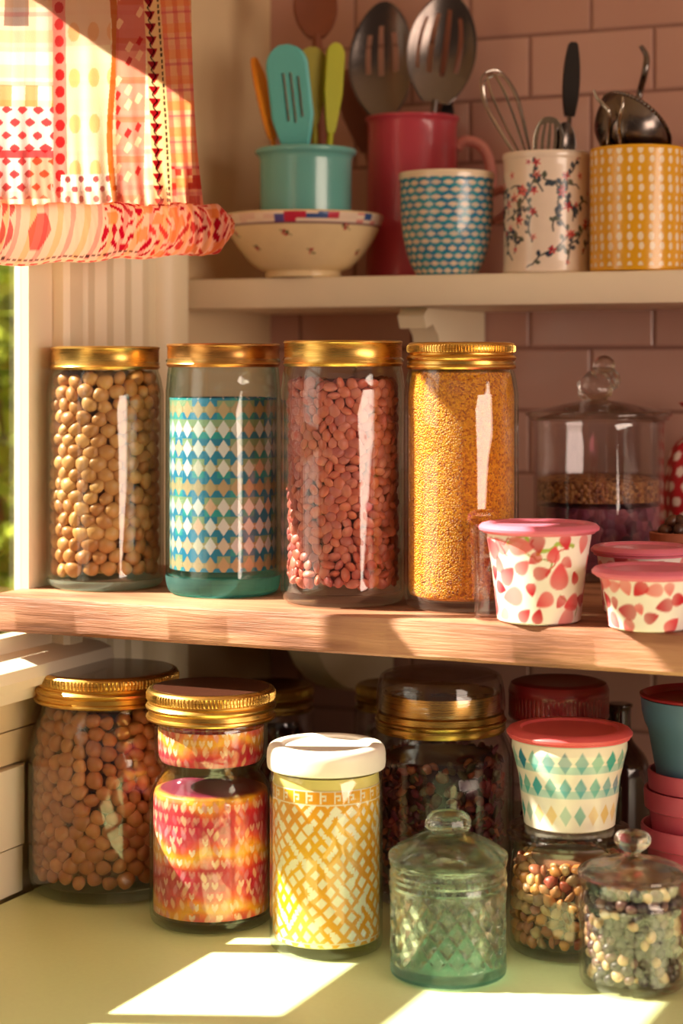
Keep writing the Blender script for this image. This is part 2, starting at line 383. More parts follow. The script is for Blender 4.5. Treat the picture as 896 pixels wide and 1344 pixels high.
# ------------------------------------------------------------------ trees beyond the glass
def leafmat():
    t = NT('garden_leaf'); oi = t.n('ShaderNodeVertexColor', layer_name='Col')
    d = t.n('ShaderNodeBsdfDiffuse', {'Color': oi.outputs[0]}); tr = t.n('ShaderNodeBsdfTranslucent', {'Color': oi.outputs[0]})
    return t.done(t.n('ShaderNodeMixShader', {0: 0.5, 1: d.outputs[0], 2: tr.outputs[0]}))
M['leaf'] = leafmat()
def foliage(n, rx, ry, rz, size, seed, cz):
    r = np.random.default_rng(seed); vs, fs, col = [], [], []
    for i in range(n):
        d = r.normal(size=3); d /= np.linalg.norm(d); p = d * r.uniform(0.55, 1) * np.array([rx, ry, rz]) + (0, 0, cz)
        a = r.normal(size=3); a /= np.linalg.norm(a); b = np.cross(a, r.normal(size=3)); b /= np.linalg.norm(b)
        s = size * r.uniform(0.6, 1.3); k = len(vs)
        vs += [p - a * s, p + b * s * .45 - a * s * .1, p + a * s, p - b * s * .45 - a * s * .1]; fs.append((k, k + 1, k + 2, k + 3))
        c = A(120, 140, 50) * r.uniform(0.5, 1.5) + A(190, 180, 70) * r.uniform(0, 0.5); col += [c] * 4
    me = mesh(vs, fs, False); paint(me, np.clip(np.array(col), 0, 1)); return me
for px, d, h, sd, lab in ((-30, 3.6, 1.3, 1, 'sunlit leafy green shrub close outside the window pane'), (20, 5.2, 1.7, 2, 'taller green tree farther out beyond the window pane')):
    p = on(px, d, 0.0)
    t = thing('garden_tree' if sd == 2 else 'garden_shrub', p, lab, 'tree' if sd == 2 else 'shrub')
    obj('foliage', foliage(5200, .75, .75, h * .75, 0.05, sd, h), M['leaf'], t)
    tk = MB().tube([(0, 0, -0.2), (0.02, 0, h * .5), (0, .03, h * 1.2)], [0.06, 0.05, 0.02], 8); obj('trunk', tk.me(), M['wood_dark'], t)
# ------------------------------------------------------------------ curtain
def disc(X, Y, cx, cy, r): return (X - cx) ** 2 + (Y - cy) ** 2 < r * r
def hsh(a, b, k=0):
    q = np.sin(a * 127.1 + b * 311.7 + k * 74.7) * 43758.5453; return q - np.floor(q)
def curtain_colors(X, Y):
    """X, Y: centimetre-like cloth coordinates (one unit = 0.7 mm), Y downwards"""
    n = len(X); c = np.tile(A(254, 246, 232), (n, 1))
    def put(mask, col, a=1.0): c[mask] = c[mask] * (1 - a) + col * a
    RED, PINK, OR, YEL, BLK, CRIM = A(214, 36, 56), A(240, 128, 130), A(238, 140, 50), A(246, 190, 80), A(56, 24, 34), A(186, 18, 60)
    gx = np.floor(X / 14); gy = np.floor(Y / 18)
    # broad plaid in warm tones over all
    put(np.mod(X, 28) < 13, YEL, .14); put(np.mod(Y + 6, 46) < 16, YEL, .2); put(np.mod(Y + 30, 46) < 6, PINK, .3)
    m = (X < 62); put(m & (Y > 112) & (Y < 140) & (np.mod(X, 30) < 14), OR, .5)
    # blocks of a pink print with petals, far left
    m = (X < 62) & (Y > 140) & (Y < 262); put(m, A(255, 226, 222))
    fx, fy = np.mod(X + 9 * np.mod(np.floor(Y / 17), 2), 18) / 18 - .5, np.mod(Y, 17) / 17 - .5
    put(m & (np.abs(fx) * 1.1 + np.abs(fy) ** 1.4 * 1.6 < .30 + .1 * hsh(gx, gy)), RED, .75); put(m & (Y > 198) & (Y < 208), RED, .7); put(m & (Y > 208) & (X > 38), OR, .4)
    # red ribbon strip
    m = (X > 62) & (X < 80); put(m, A(250, 186, 176), .9); fy = np.mod(Y, 22) / 22 - .5
    put(m & (((X - 71) / 7) ** 2 + (fy * 2.6) ** 2 < .8), RED, .8)
    # white panel with faint ovals and dotted hem
    m = (X >= 80) & (X < 140); put(m, A(255, 244, 220), .85); put(m & ((np.mod(X, 26) - 13) ** 2 / 60 + (np.mod(Y, 60) - 44) ** 2 / 160 < 1), YEL, .4)
    m = (X > 72) & (X < 158) & (Y > 230); put(m, A(255, 246, 236)); yy = np.floor((Y - 230) / 13)
    put(m & ((np.mod(X + 9 * np.mod(yy, 2), 18) - 9) ** 2 / 14 + (np.mod(Y - 230, 13) - 6.5) ** 2 / 17 < 1), CRIM, .72)
    # ochre seam and the pink patch
    put(np.abs(X - 142 - 4 * np.sin(Y / 40)) < 4, A(216, 130, 20), .8)
    m = (X > 147) & (X < 184); put(m, A(246, 176, 164), .8); put(m & (np.mod(Y, 52) < 8), OR, .3); put(m & (Y < 70), CRIM, .25)
    lz = np.abs(np.mod(X, 13) / 13 - .5) + np.abs(np.mod(Y + .6 * X, 19) / 19 - .5); hz = hsh(np.floor(X / 13), np.floor((Y + .6 * X) / 19))
    put(m & (lz < .42) & (hz > .72), A(255, 232, 205), .85); put(m & (lz < .36) & (hz < .16), RED, .75)
    # embroidered trim: rows of triangles and a black running stitch
    xs = X - 8 * np.clip((Y) / 260, 0, 1.1) * 2.2
    m = (xs > 180) & (xs < 203); put(m, A(252, 226, 186), .9)
    fy = np.mod(Y, 16.5) / 16.5
    put(m & (np.abs(xs - 187) < 6.5 * np.clip(1.15 - fy * 1.5, 0, 1)) & (fy < .8), CRIM, .95)
    put(m & (np.abs(xs - 187 - 2.2 * np.sin(Y / 2.6)) < .9), BLK, .9)
    put(m & (np.abs(xs - 199) < 1.3) & (np.mod(Y, 8) < 5), BLK, .85)
    # plaid end panel
    m = xs >= 203; put(m, A(250, 200, 160), .65); put(m & (np.mod(xs - 203, 17) < 7), A(238, 130, 130), .5); put(m & (np.mod(Y, 34) < 12), A(250, 170, 90), .4); put(m & (np.mod(Y + 16, 34) < 3), A(220, 100, 150), .4)
    put(m & (Y > 222) & (hsh(np.floor(xs / 8), np.floor(Y / 9)) > .6), RED, .7)
    put((Y < 62) & (X < 140), A(226, 140, 140), .25)  # top of the cloth tinted darker, its shade put into the print
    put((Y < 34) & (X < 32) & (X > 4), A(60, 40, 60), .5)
    put(Y > 252, A(250, 200, 180), .3)
    weave = 0.94 + 0.06 * np.sin(X * 4.1) * np.sin(Y * 4.3)
    return np.clip(c * weave[:, None], 0, 1)
def ruffle_colors(X, q):
    """X along the hem, q round the puffed band (0 at its top, 1 at its under-seam)"""
    n = len(X); c = np.tile(A(252, 220, 204), (n, 1))
    def put(mask, col, a=1.0): c[mask] = c[mask] * (1 - a) + col * a
    RED, OR, BLK, CRIM = A(206, 30, 48), A(240, 160, 70), A(50, 24, 34), A(176, 16, 52)
    xs = X + 26 * q
    put(np.mod(xs, 34) < 8, A(246, 190, 120), .6); put(np.mod(xs + 17, 34) < 6, A(240, 150, 146), .7)
    mot = (xs > 34) & (xs < 62) & (q > .28) & (q < .66); put(mot & (np.abs(xs - 48) < 13 * (1.1 - np.abs(q - .47) * 3.4)), RED, .75)
    mot = (xs < 18) & (q > .1) & (q < .75); put(mot & (np.mod(xs, 9) < 7 * np.abs(np.sin(q * 9))), CRIM, .8)
    m = xs > 128; xw = xs + 3 * np.sin(q * 13 + X / 21); qw = q * 6.5 + .35 * np.sin(X / 9.0); sft = .5 * np.mod(np.floor(qw), 2); cellx, cq = np.floor(xw / 13 + sft), np.floor(qw); h = hsh(cellx, cq)
    fx, fy = np.mod(xw / 13 + sft, 1) - .5, np.mod(qw, 1) - .5; sg = np.where(hsh(cellx, cq, 7) > .5, .6, -.6)
    leaf = (np.abs(fx + sg * fy) * 1.5 + np.abs(fy) < .34 + .36 * hsh(cellx, cq, 9))
    put(m & leaf & (h > .30), RED, .9); put(m & leaf & (h > .78), CRIM, .95); put(m & (h < .14), A(236, 140, 40), .7); put(m & (xs < 165) & (h > .2) & leaf, CRIM, .9)
    put((np.abs(q - .80 - .02 * np.sin(X / 30)) < .018) & (np.mod(X, 7) < 4.6) & (X < 165), BLK, .9)
    m = (q > .85) & (X < 190); put(m, A(252, 232, 200), .7); put(m & ((np.mod(X, 15) - 7) ** 2 / 26 + ((q - .93) * 34) ** 2 / 2.2 < 1), RED, .8)
    weave = 0.94 + 0.06 * np.sin(X * 4.3) * np.sin(q * 420)
    return np.clip(c * weave[:, None], 0, 1)
def cloth_mat():
    t = NT('thin_cotton_print'); a = t.n('ShaderNodeVertexColor', layer_name='Col'); v = t.coord()
    nb = t.bump(t.noise(v, 700, 2), 0.2, 0.0006)
    d = t.n('ShaderNodeBsdfDiffuse', {'Color': a.outputs[0], 'Normal': nb}); tr = t.n('ShaderNodeBsdfTranslucent', {'Color': a.outputs[0], 'Normal': nb})
    return t.done(t.n('ShaderNodeMixShader', {0: 0.86, 1: d.outputs[0], 2: tr.outputs[0]}))
M['cloth'] = cloth_mat()
ca, cb = W(-14, 268, 1.70), W(300, 268, 1.86)
ex = Vector((cb.x - ca.x, cb.y - ca.y, 0)); per_px = ex.length / 314; ex.normalize(); nn = Vector((ex.y, -ex.x, 0))     # nn faces the room
mm = 0.00069
def hem_z(px): return 1.394 + (480 - (282 - px * 0.016)) * (1.70 + 0.1 * (px + 14) / 314) / F
cu = thing('window_curtain', (ca.x, ca.y, ca.z), 'pink, orange and white patchwork curtain with ruffled hem glowing at the window', 'curtain')
NU, NV = 420, 360
vs, col = [], None
U, V = np.meshgrid(np.linspace(0, 1, NU), np.linspace(0, 1, NV), indexing='ij'); U, V = U.ravel(), V.ravel()
pyv = 276 - V * 440                                   # picture-like row of the cloth, only used to space the print
pxr = -14 + U * (256 + 28 * (1 - V) ** 2 * (V < 1) - 2)
gat = np.exp(-((1 - V) * 0 + V) * 3.0)
off = 0.0022 * np.sin(U * 34 + 1.2 * np.sin(V * 3)) * (0.35 + .65 * gat) + 0.0013 * np.sin(U * 71 + 2 + 2.2 * V) * gat + .005 * np.sin(U * 11 + 4 * V)
off += 0.0018 * np.sin(U * 120 + np.sin(V * 9)) * np.exp(-V * 9)
dd = 1.70 + 0.16 * (pxr + 14) / 314
zz = 1.394 + (480 - (pyv - pxr * .016)) * dd / F
along = (pxr + 14) * per_px
cv = np.stack([ex.x * along + nn.x * off, ex.y * along + nn.y * off, zz - ca.z], 1)
fs = [(i * NV + j, (i + 1) * NV + j, (i + 1) * NV + j + 1, i * NV + j + 1) for i in range(NU - 1) for j in range(NV - 1)]
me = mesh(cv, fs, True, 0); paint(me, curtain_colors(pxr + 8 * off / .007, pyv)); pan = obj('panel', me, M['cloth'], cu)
so = pan.modifiers.new('thick', 'SOLIDIFY'); so.thickness = 0.0006
# puffed hem
NR, NQ = 640, 64; vs = []; Xl, ql = [], []
for i in range(NR):
    u = i / (NR - 1); px = -14 + u * 318; al = (px + 14) * per_px
    end = min(1.0, 0.35 + (1 - u) * 9) if u > .93 else 1.0
    z_c = 1.394 + (480 - (308 - px * 0.028)) * (1.70 + .16 * (px + 14) / 314) / F - ca.z
    for j in range(NQ):
        a = 2 * PI * j / NQ + PI / 2
        pl = 1 + (.045 * math.sin(u * 95 + 3 * math.sin(u * 23) + 1.2 * math.sin(a)) + .03 * math.sin(u * 170 + 1.6 * a + 5 * math.sin(u * 17))) * (.4 + .6 * u) + .025 * math.sin(u * 37 + a)
        ry, rz = 0.017 * pl * end, 0.0280 * (0.75 + .25 * pl) * end * (1.0 - 0.16 * u)
        n_ = math.cos(a) * ry; z_ = math.sin(a) * rz + .0012 * math.sin(u * 26 + 1)
        vs.append((ex.x * al + nn.x * n_, ex.y * al + nn.y * n_, z_c + z_)); Xl.append(px); ql.append(j / NQ)
fs = [(i * NQ + j, i * NQ + (j + 1) % NQ, (i + 1) * NQ + (j + 1) % NQ, (i + 1) * NQ + j) for i in range(NR - 1) for j in range(NQ)]
fs += [tuple(range(NQ - 1, -1, -1)), tuple((NR - 1) * NQ + j for j in range(NQ))]
me = mesh(vs, fs, True, 0); ql = np.array(ql); q2 = np.where(ql > .5, (1 - ql) * 2, ql * 2)
paint(me, ruffle_colors(np.array(Xl), q2)); obj('ruffle', me, M['cloth'], cu)
zt = float(cv[:, 2].max())
rod = MB().tube([(-ex.x * .06, -ex.y * .06, zt + .004), (ex.x * .25, ex.y * .25, zt + .004)], 0.007, 14).me()
obj('curtain_rod', rod, M['brass'], cu)
# ================================================================== glass jars
def wall(outer, t, base):
    """closed glass section: outer outline from the base centre up to the mouth, then back down inside"""
    inn = [(max(r - t, 0.001), z) for r, z in outer if z > base + .001 and r > t]
    return [(0, outer[0][1])] + outer + [(outer[-1][0] - t, outer[-1][1])] + inn[::-1][1:] + [(inn[0][0] * .96, base + .0012), (inn[0][0] * .85, base), (0, base)]
def jar_outline(R, Rn, H, sh, bead=True, base=.004):
    """straight jar: body radius R, neck radius Rn, glass height H, shoulder starting at sh"""
    p = sm([(R * .86, 0.0), (R * .95, base * .5), (R, base * 2.2), (R, base * 4)], 3) + [(R, z) for z in np.linspace(base * 5, sh, 4)]
    top = H - .014
    p += sm([(R, sh), (R * .985, sh + (top - sh) * .22), (R * .5 + Rn * .5, sh + (top - sh) * .66), (Rn, top)], 5)[1:]
    if bead: p += [(Rn, top + .001), (Rn + .0028, top + .0022), (Rn + .003, top + .0035), (Rn + .0012, top + .0055), (Rn - .001, top + .007), (Rn - .001, H)]
    else: p += [(Rn, H)]
    return p
def smooth_lid(R, h, rim=.0022):
    return [(R - .004, -.001), (R - .0012, -.0012), (R, 0.0004), (R + .0004, .0014), (R - .0006, .0028), (R - .0006, h - rim - .001), (R + .0002, h - rim), (R, h - rim * .5), (R - .0012, h - .0002), (R - .004, h), (R - .008, h - .0012), (0, h - .0012)]
def screw_lid(R, h):
    return [(R - .004, -.001), (R + .0006, -.001), (R + .0016, .0006), (R + .0012, .0022), (R - .0006, .003), (R - .0008, h * .26), (R + .0012, h * .32), (R + .0018, h * .40), (R + .0006, h * .47), (R - .0012, h * .52), (R - .0012, h * .56), (R + .0004, h * .60), (R + .0006, h * .66), (R + .0006, h * .84), (R + .0004, h * .89), (R - .0004, h * .95), (R - .0022, h - .0003), (R - .004, h), (R - .007, h - .0009), (0, h - .0009)]
def knurl(h0, h1, n=110, amp=.0007):
    def f(th, k, r, z):
        return r + (amp * np.sign(np.sin(th * n)) if h0 <= z <= h1 and r > .02 else 0)
    return f
def jar(name, loc, label, cat, outline, t, base, mat, lid_prof, lid_mat, group=None, lid_r=None, lid_z=None, seg=80, lid_seg=88, rfun=None, liner=None, lid_label=None, foot=None):
    o = thing(name, loc, label, cat, group)
    bm_me = lathe(wall(outline, t, base), seg, rfun)
    if foot:
        for f in bm_me.polygons: f.material_index = int(f.center.z < base + .003)
    obj('glass_body', bm_me, [mat, foot] if foot else mat, o)
    H = outline[-1][1]; z = H + .0005 - .016 if lid_z is None else lid_z
    l = obj('lid', lathe([(0, .0148)] + [(max(lid_prof[0][0] - .001, .01), .0148)] + lid_prof if lid_r is None else lid_prof, lid_seg, lid_r), lid_mat, o, (0, 0, z), lid_label)
    if liner: obj('lid_top', lathe([(0, liner[1] + .0002), (liner[0], liner[1] + .0002), (liner[0] + .0012, liner[1] + .0006), (liner[0] + .0012, liner[1] + .0010), (0, liner[1] + .0013)], 64), M['liner'], l, None, 'dark brown top disc')
    return o
# ------------------------------------------------------------------ seeds
def seed_me(a, b, c, kind=0, n=14, m=9, s=0):
    r = np.random.default_rng(s); vs, fs = [], []
    for i in range(m + 1):
        ph = PI * i / m
        for j in range(n):
            th = 2 * PI * j / n
            x, y, z = math.sin(ph) * math.cos(th), math.sin(ph) * math.sin(th), math.cos(ph)
            if kind == 0:   # bean: plump oval, one side dented
                y -= .16 * (1 - x * x) * (y < 0) * y * -1 * 1.5; z *= 1 - .08 * x
                y += .10 * x * x
            if kind == 1:   # lentil: lens
                z = math.copysign(abs(z) ** 1.15, z); rr = 1 + .05 * math.sin(2 * th + s)
                x *= rr; y *= rr
            if kind == 2:   # split or chipped piece
                z = max(z, -.35); x *= 1 + .18 * math.sin(3 * th + s)
            vs.append((a * x, b * y, c * z))
    for i in range(m):
        for j in range(n):
            j2 = (j + 1) % n; fs.append((i*n+j, i*n+j2, (i+1)*n+j2, (i+1)*n+j))
    bm = bmesh.new(); bv = [bm.verts.new(v) for v in vs]
    for f in fs: bm.faces.new([bv[i] for i in f])
    bmesh.ops.remove_doubles(bm, verts=bm.verts[:], dist=1e-6); bmesh.ops.recalc_face_normals(bm, faces=bm.faces[:])
    me = bpy.data.meshes.new('seed'); bm.to_mesh(me); bm.free(); return finish(me, True, 0)
def scatter(rad, z0, z1, w, h, seed, iters=60):
    """evenly jostled points (theta, z) on the inside of a glass wall of radius rad(z)"""
    r = np.random.default_rng(seed); Rm = rad((z0 + z1) / 2); rows = max(2, int((z1 - z0) / (h * .86))); P = []
    for i in range(rows):
        z = z0 + (z1 - z0) * (i + .5) / rows; n = max(6, int(2 * PI * rad(z) / (w * 1.0)))
        for j in range(n): P.append(((j + .5 * (i % 2) + r.normal() * .3) / n * 2 * PI, z + r.normal() * h * .28))
    P = np.array(P); k = len(P)
    for _ in range(iters):
        dth = P[:, None, 0] - P[None, :, 0]; dth = (dth + PI) % (2 * PI) - PI
        dx = dth * Rm / w; dz = (P[:, None, 1] - P[None, :, 1]) / h; d = np.sqrt(dx * dx + dz * dz) + np.eye(k) * 9 + 1e-6
        f = np.clip(1.0 - d, 0, None) * .35
        P[:, 0] += (dx / d * f).sum(1) * w / Rm; P[:, 1] += (dz / d * f).sum(1) * h; P[:, 1] = np.clip(P[:, 1], z0, z1)
    return P
def pose(th, z, R, c, spin, rr, tilt=.35):
    n = Vector((math.cos(th), math.sin(th), 0)); t = Vector((-n.y, n.x, 0)); u = Vector((0, 0, 1))
    m = Matrix((t, u, n)).transposed()
    m = m @ Matrix.Rotation(spin, 3, 'Z') @ Matrix.Rotation(rr.gauss(0, tilt), 3, 'X') @ Matrix.Rotation(rr.gauss(0, tilt), 3, 'Y')
    p = n * (R - c); return Matrix.Translation((p.x, p.y, z)) @ m.to_4x4()
def fill(jarloc, rad, z0, z1, size, kind, mats, name, label, cat, group, seed, spin=1.0, limit=300, front=1.75, stuff=None, layers=2, tilt=.35, spread=(1.95, 1.75)):
    """individual seeds against the visible side of the glass; what lies behind and inside is one loose mass"""
    a, b, c = size; rr = random.Random(seed); protos = [seed_me(a, b, c, kind, s=i) for i in range(3)]
    P = scatter(rad, z0, z1, a * spread[0], b * spread[1], seed)
    face = math.atan2(CAM.y - jarloc.y, CAM.x - jarloc.x); rel = lambda th: abs((th - face + PI) % (2 * PI) - PI)
    order = sorted(range(len(P)), key=lambda i: rel(P[i, 0])); seen = [i for i in order if rel(P[i, 0]) < front][:limit]; inner = [i for i in order if i not in set(seen)]
    first = {}
    for q in seen:
        th, z = P[q]; vi = rr.randrange(3); mi = rr.randrange(len(mats)); key = (vi, mi)
        if key not in first:
            me = protos[vi].copy(); me.materials.append(mats[mi]); o = bpy.data.objects.new(name, me); first[key] = o
        else: o = first[key].copy()
        C.objects.link(o); sc = rr.uniform(.86, 1.12)
        o.matrix_world = Matrix.Translation(jarloc) @ pose(th, z, rad(z) - .0004, c * 1.12, rr.gauss(0, spin), rr, tilt) @ Matrix.Scale(sc, 4)
        tag(o, label, cat, group)
    mb = MB(); lay = [(P[inner], 0)] + [(scatter(rad, z0, z1, a * spread[0] * 1.1, b * spread[1] * 1.1, seed + 9 + l, 15), (l + 1) * c * 1.5) for l in range(layers - 1)]
    for PP, dep in lay:
        for th, z in PP:
            me = protos[rr.randrange(3)]; mt = pose(th, max(z, z0 + a * .5), rad(z) - dep - (a - c * .9), c * 1.12, rr.gauss(0, spin), rr, tilt)
            mb.add([mt @ v.co for v in me.vertices], [tuple(p.vertices) for p in me.polygons], rr.randrange(len(mats)))
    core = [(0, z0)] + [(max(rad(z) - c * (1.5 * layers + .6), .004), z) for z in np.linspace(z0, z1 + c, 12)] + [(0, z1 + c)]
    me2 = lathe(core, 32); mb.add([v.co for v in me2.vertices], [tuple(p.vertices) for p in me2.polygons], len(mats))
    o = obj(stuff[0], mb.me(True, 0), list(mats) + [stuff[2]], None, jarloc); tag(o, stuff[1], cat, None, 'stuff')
    return seen
E = .0006
# ------------------------------------------------------------------ upper row on the pine shelf
# 1: pale beans
p = on(138, 1.867, SHELF + E); R, H = .0562, .224
ol = jar_outline(R, .0495, H, .183)
jar('storage_jar', p, 'tall clear jar of pale beans with a plain gold lid beside the window', 'jar', ol, .0026, .007, M['glass'], smooth_lid(.0522, .021), M['brass'], 'tall lidded jars on the pine shelf', liner=(.047, .0192), foot=M['green_base'])
def prof_rad(ol, t):
    zs = [z for r, z in ol]; rs = [r - t for r, z in ol]; return lambda z: float(np.interp(z, zs, rs))
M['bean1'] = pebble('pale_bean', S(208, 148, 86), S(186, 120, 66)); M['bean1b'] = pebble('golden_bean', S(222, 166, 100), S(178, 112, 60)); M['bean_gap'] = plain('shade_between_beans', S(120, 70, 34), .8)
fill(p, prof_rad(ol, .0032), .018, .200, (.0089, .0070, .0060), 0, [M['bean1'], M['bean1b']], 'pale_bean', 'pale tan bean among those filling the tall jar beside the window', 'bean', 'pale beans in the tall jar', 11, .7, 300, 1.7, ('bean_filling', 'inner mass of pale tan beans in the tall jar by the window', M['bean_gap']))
# 2: aqua jar with a harlequin wrap
p = on(293, 1.811, SHELF + E); R, H = .0536, .2265
ol = jar_outline(R, .0505, H, .188, base=.006)
j = jar('storage_jar', p, 'aqua tinted jar wrapped inside with a teal and white diamond print', 'jar', ol, .003, .016, M['glass_aqua'], smooth_lid(.0527, .0205), M['copper'], 'tall lidded jars on the pine shelf', liner=(.047, .0187), foot=M['aqua_base'])
def harlequin(th, z, k):
    n = 26; pz = .0177; u = th / (2 * PI) * n; v = (z - .0205) / pz; iu, iv = np.floor(u), np.floor(v); fu, fv = u - iu, v - iv
    d = np.abs(fu - .5) * 2 + np.abs(fv - .5) * 2; h = hsh(iu, iv); hr = hsh(iv, 3.0 * np.ones_like(iv))
    cols = np.tile(A(176, 150, 110), (len(th), 1))
    blue, teal, green = A(30, 128, 170), A(44, 156, 162), A(150, 164, 130)
    low, upm = fv < .36, fv > .66; ht = hsh(iu, iv, 2)
    cols[low] = teal; cols[low & (ht > .45)] = blue; cols[upm] = green; cols[upm & (ht > .66)] = blue
    rowtan = np.mod(iv, 4) == 0
    white = np.where((h > .2)[:, None], A(238, 222, 228), A(226, 200, 186)); white = np.where((h > .9)[:, None], A(240, 180, 158), white)
    white = np.where(rowtan[:, None], A(206, 164, 128), white)
    m = np.clip((.98 - d) * 14, 0, 1)[:, None]; c = cols * (1 - m) + white * m
    c[np.abs(fu - 0.02) < .025] *= .9
    return c
wr = [(R - .0038, z) for z in np.linspace(.0235, .1815, 200)]
obj('printed_wrap', lathe(wr + [(R - .0042, .1815), (R - .0042, .0235)], 420, colors=harlequin), M['printed_paper'], j, None, 'teal and white diamond printed paper')
# 3: red lentils
p = on(450, 1.740, SHELF + E); R, H = .0556, .227
ol = jar_outline(R, .0515, H, .190, base=.005)
jar('storage_jar', p, 'clear jar of pink red lentils with a bright gold lid', 'jar', ol, .0028, .010, M['glass'], smooth_lid(.0533, .022), M['brass'], 'tall lidded jars on the pine shelf', liner=(.048, .0202))
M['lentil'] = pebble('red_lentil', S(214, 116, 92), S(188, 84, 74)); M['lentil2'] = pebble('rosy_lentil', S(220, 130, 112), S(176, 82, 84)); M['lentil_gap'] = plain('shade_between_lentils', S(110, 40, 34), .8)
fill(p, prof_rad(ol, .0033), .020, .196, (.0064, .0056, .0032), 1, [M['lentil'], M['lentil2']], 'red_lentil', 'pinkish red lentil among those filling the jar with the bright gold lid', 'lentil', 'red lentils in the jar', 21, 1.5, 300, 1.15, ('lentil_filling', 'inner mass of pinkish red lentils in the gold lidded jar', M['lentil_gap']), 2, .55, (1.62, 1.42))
# 4: golden grain, ribbed screw lid
p = on(605, 1.702, SHELF + E); R, H = .0502, .224
ol = jar_outline(R, .0452, H, .186, base=.005)
j = jar('storage_jar', p, 'clear jar of tiny golden grain with a ribbed gold screw lid', 'jar', ol, .0026, .007, M['glass'], screw_lid(.0465, .0225), M['brass'], 'tall lidded jars on the pine shelf', lid_r=knurl(.0225 * .62, .0225 * .86), lid_z=H - .015, lid_seg=440)
rd = prof_rad(ol, .0036); gr = [(0, .0088), (rd(.012) * .84, .009), (rd(.016) * .96, .0115)] + [(rd(z) - .0003, z) for z in np.linspace(.016, .205, 40)] + [(.03, .209), (0, .211)]
M['millet'] = grainy('golden_millet', [S(170, 80, 2), S(232, 142, 4), S(246, 168, 16), S(200, 104, 2)], 620, .45, .9, .0016)
tag(obj('millet', lathe(gr, 72), M['millet'], None, p), 'fine golden grain filling the jar with the ribbed screw lid', 'grain', None, 'stuff')
# 5: candy jar behind the pink tubs
p = on(785, 1.95, SHELF + E)
CJ = p; o = thing('candy_jar', p, 'wide glass jar with a domed lid and knotted knob behind the pink tubs', 'jar'); o.scale = (1.055, 1.055, 1)
ol = sm([(.050, 0), (.058, .002), (.0612, .008), (.0616, .03)], 3) + [(.0616, .148), (.0622, .152), (.0618, .155)]
obj('glass_body', lathe(wall(ol, .0028, .007), 80), M['glass_smoke'], o)
lid = sm([(.0, .1775), (.012, .1765), (.03, .1735), (.050, .1685), (.062, .1660)], 4) + [(.0665, .1658), (.0688, .1645), (.0695, .1625), (.0688, .1605), (.0668, .1595), (.0668, .1578), (.0655, .1562), (.060, .1556), (.058, .158)] + sm([(.058, .158), (.03, .1685), (.012, .172), (0, .1728)], 3)[1:]
l = obj('lid', lathe([(r, z) for r, z in lid][::-1], 80), M['glass_lid'], o)
kb = bmesh.new(); bmesh.ops.create_icosphere(kb, subdivisions=4, radius=1)
for v in kb.verts:
    c = v.co; s = 1 + .10 * math.sin(5 * c.x + 3 * c.z) * math.cos(4 * c.y + 1) - .16 * max(0, math.sin(6 * (c.x * .8 + c.z * .6))) ** 4
    v.co = Vector((c.x * .020 * s, c.y * .017 * s, c.z * .0175 * s + .004 * c.x))
kb2 = bmesh.new(); bmesh.ops.create_icosphere(kb2, subdivisions=3, radius=.0105); me = bpy.data.meshes.new('m')
for v in kb2.verts: v.co += Vector((.006, -.001, .0185))
kb2.to_mesh(me); kb.from_mesh(me); kb.to_mesh(me); kb.free(); kb2.free()
obj('knob', finish(me, True, 0), M['knob_glass'], l, (0, 0, .1925))
def dust(cols, scale): return grainy('dried_mix_' + str(scale), cols, scale, .6, 1.0, .003)
M['jam'] = dust([S(70, 26, 46), S(120, 50, 80), S(150, 84, 96), S(60, 30, 60)], 95); M['granola'] = dust([S(96, 58, 34), S(160, 104, 60), S(190, 140, 84), S(110, 50, 40)], 260)
tag(obj('dried_berry_mix', lathe([(0, .0085), (.057, .009), (.0608, .013), (.0608, .071), (.03, .075), (0, .073)], 64), M['jam'], None, p), 'deep purple dried fruit in the lower half of the domed candy jar', 'dried fruit', None, 'stuff')
tag(obj('granola', lathe([(0, .0765), (.0608, .0765), (.0608, .097), (.045, .1005), (.02, .098), (0, .1005)], 64), M['granola'], None, p), 'brown crumbly granola layer on top of the purple dried fruit', 'granola', None, 'stuff')
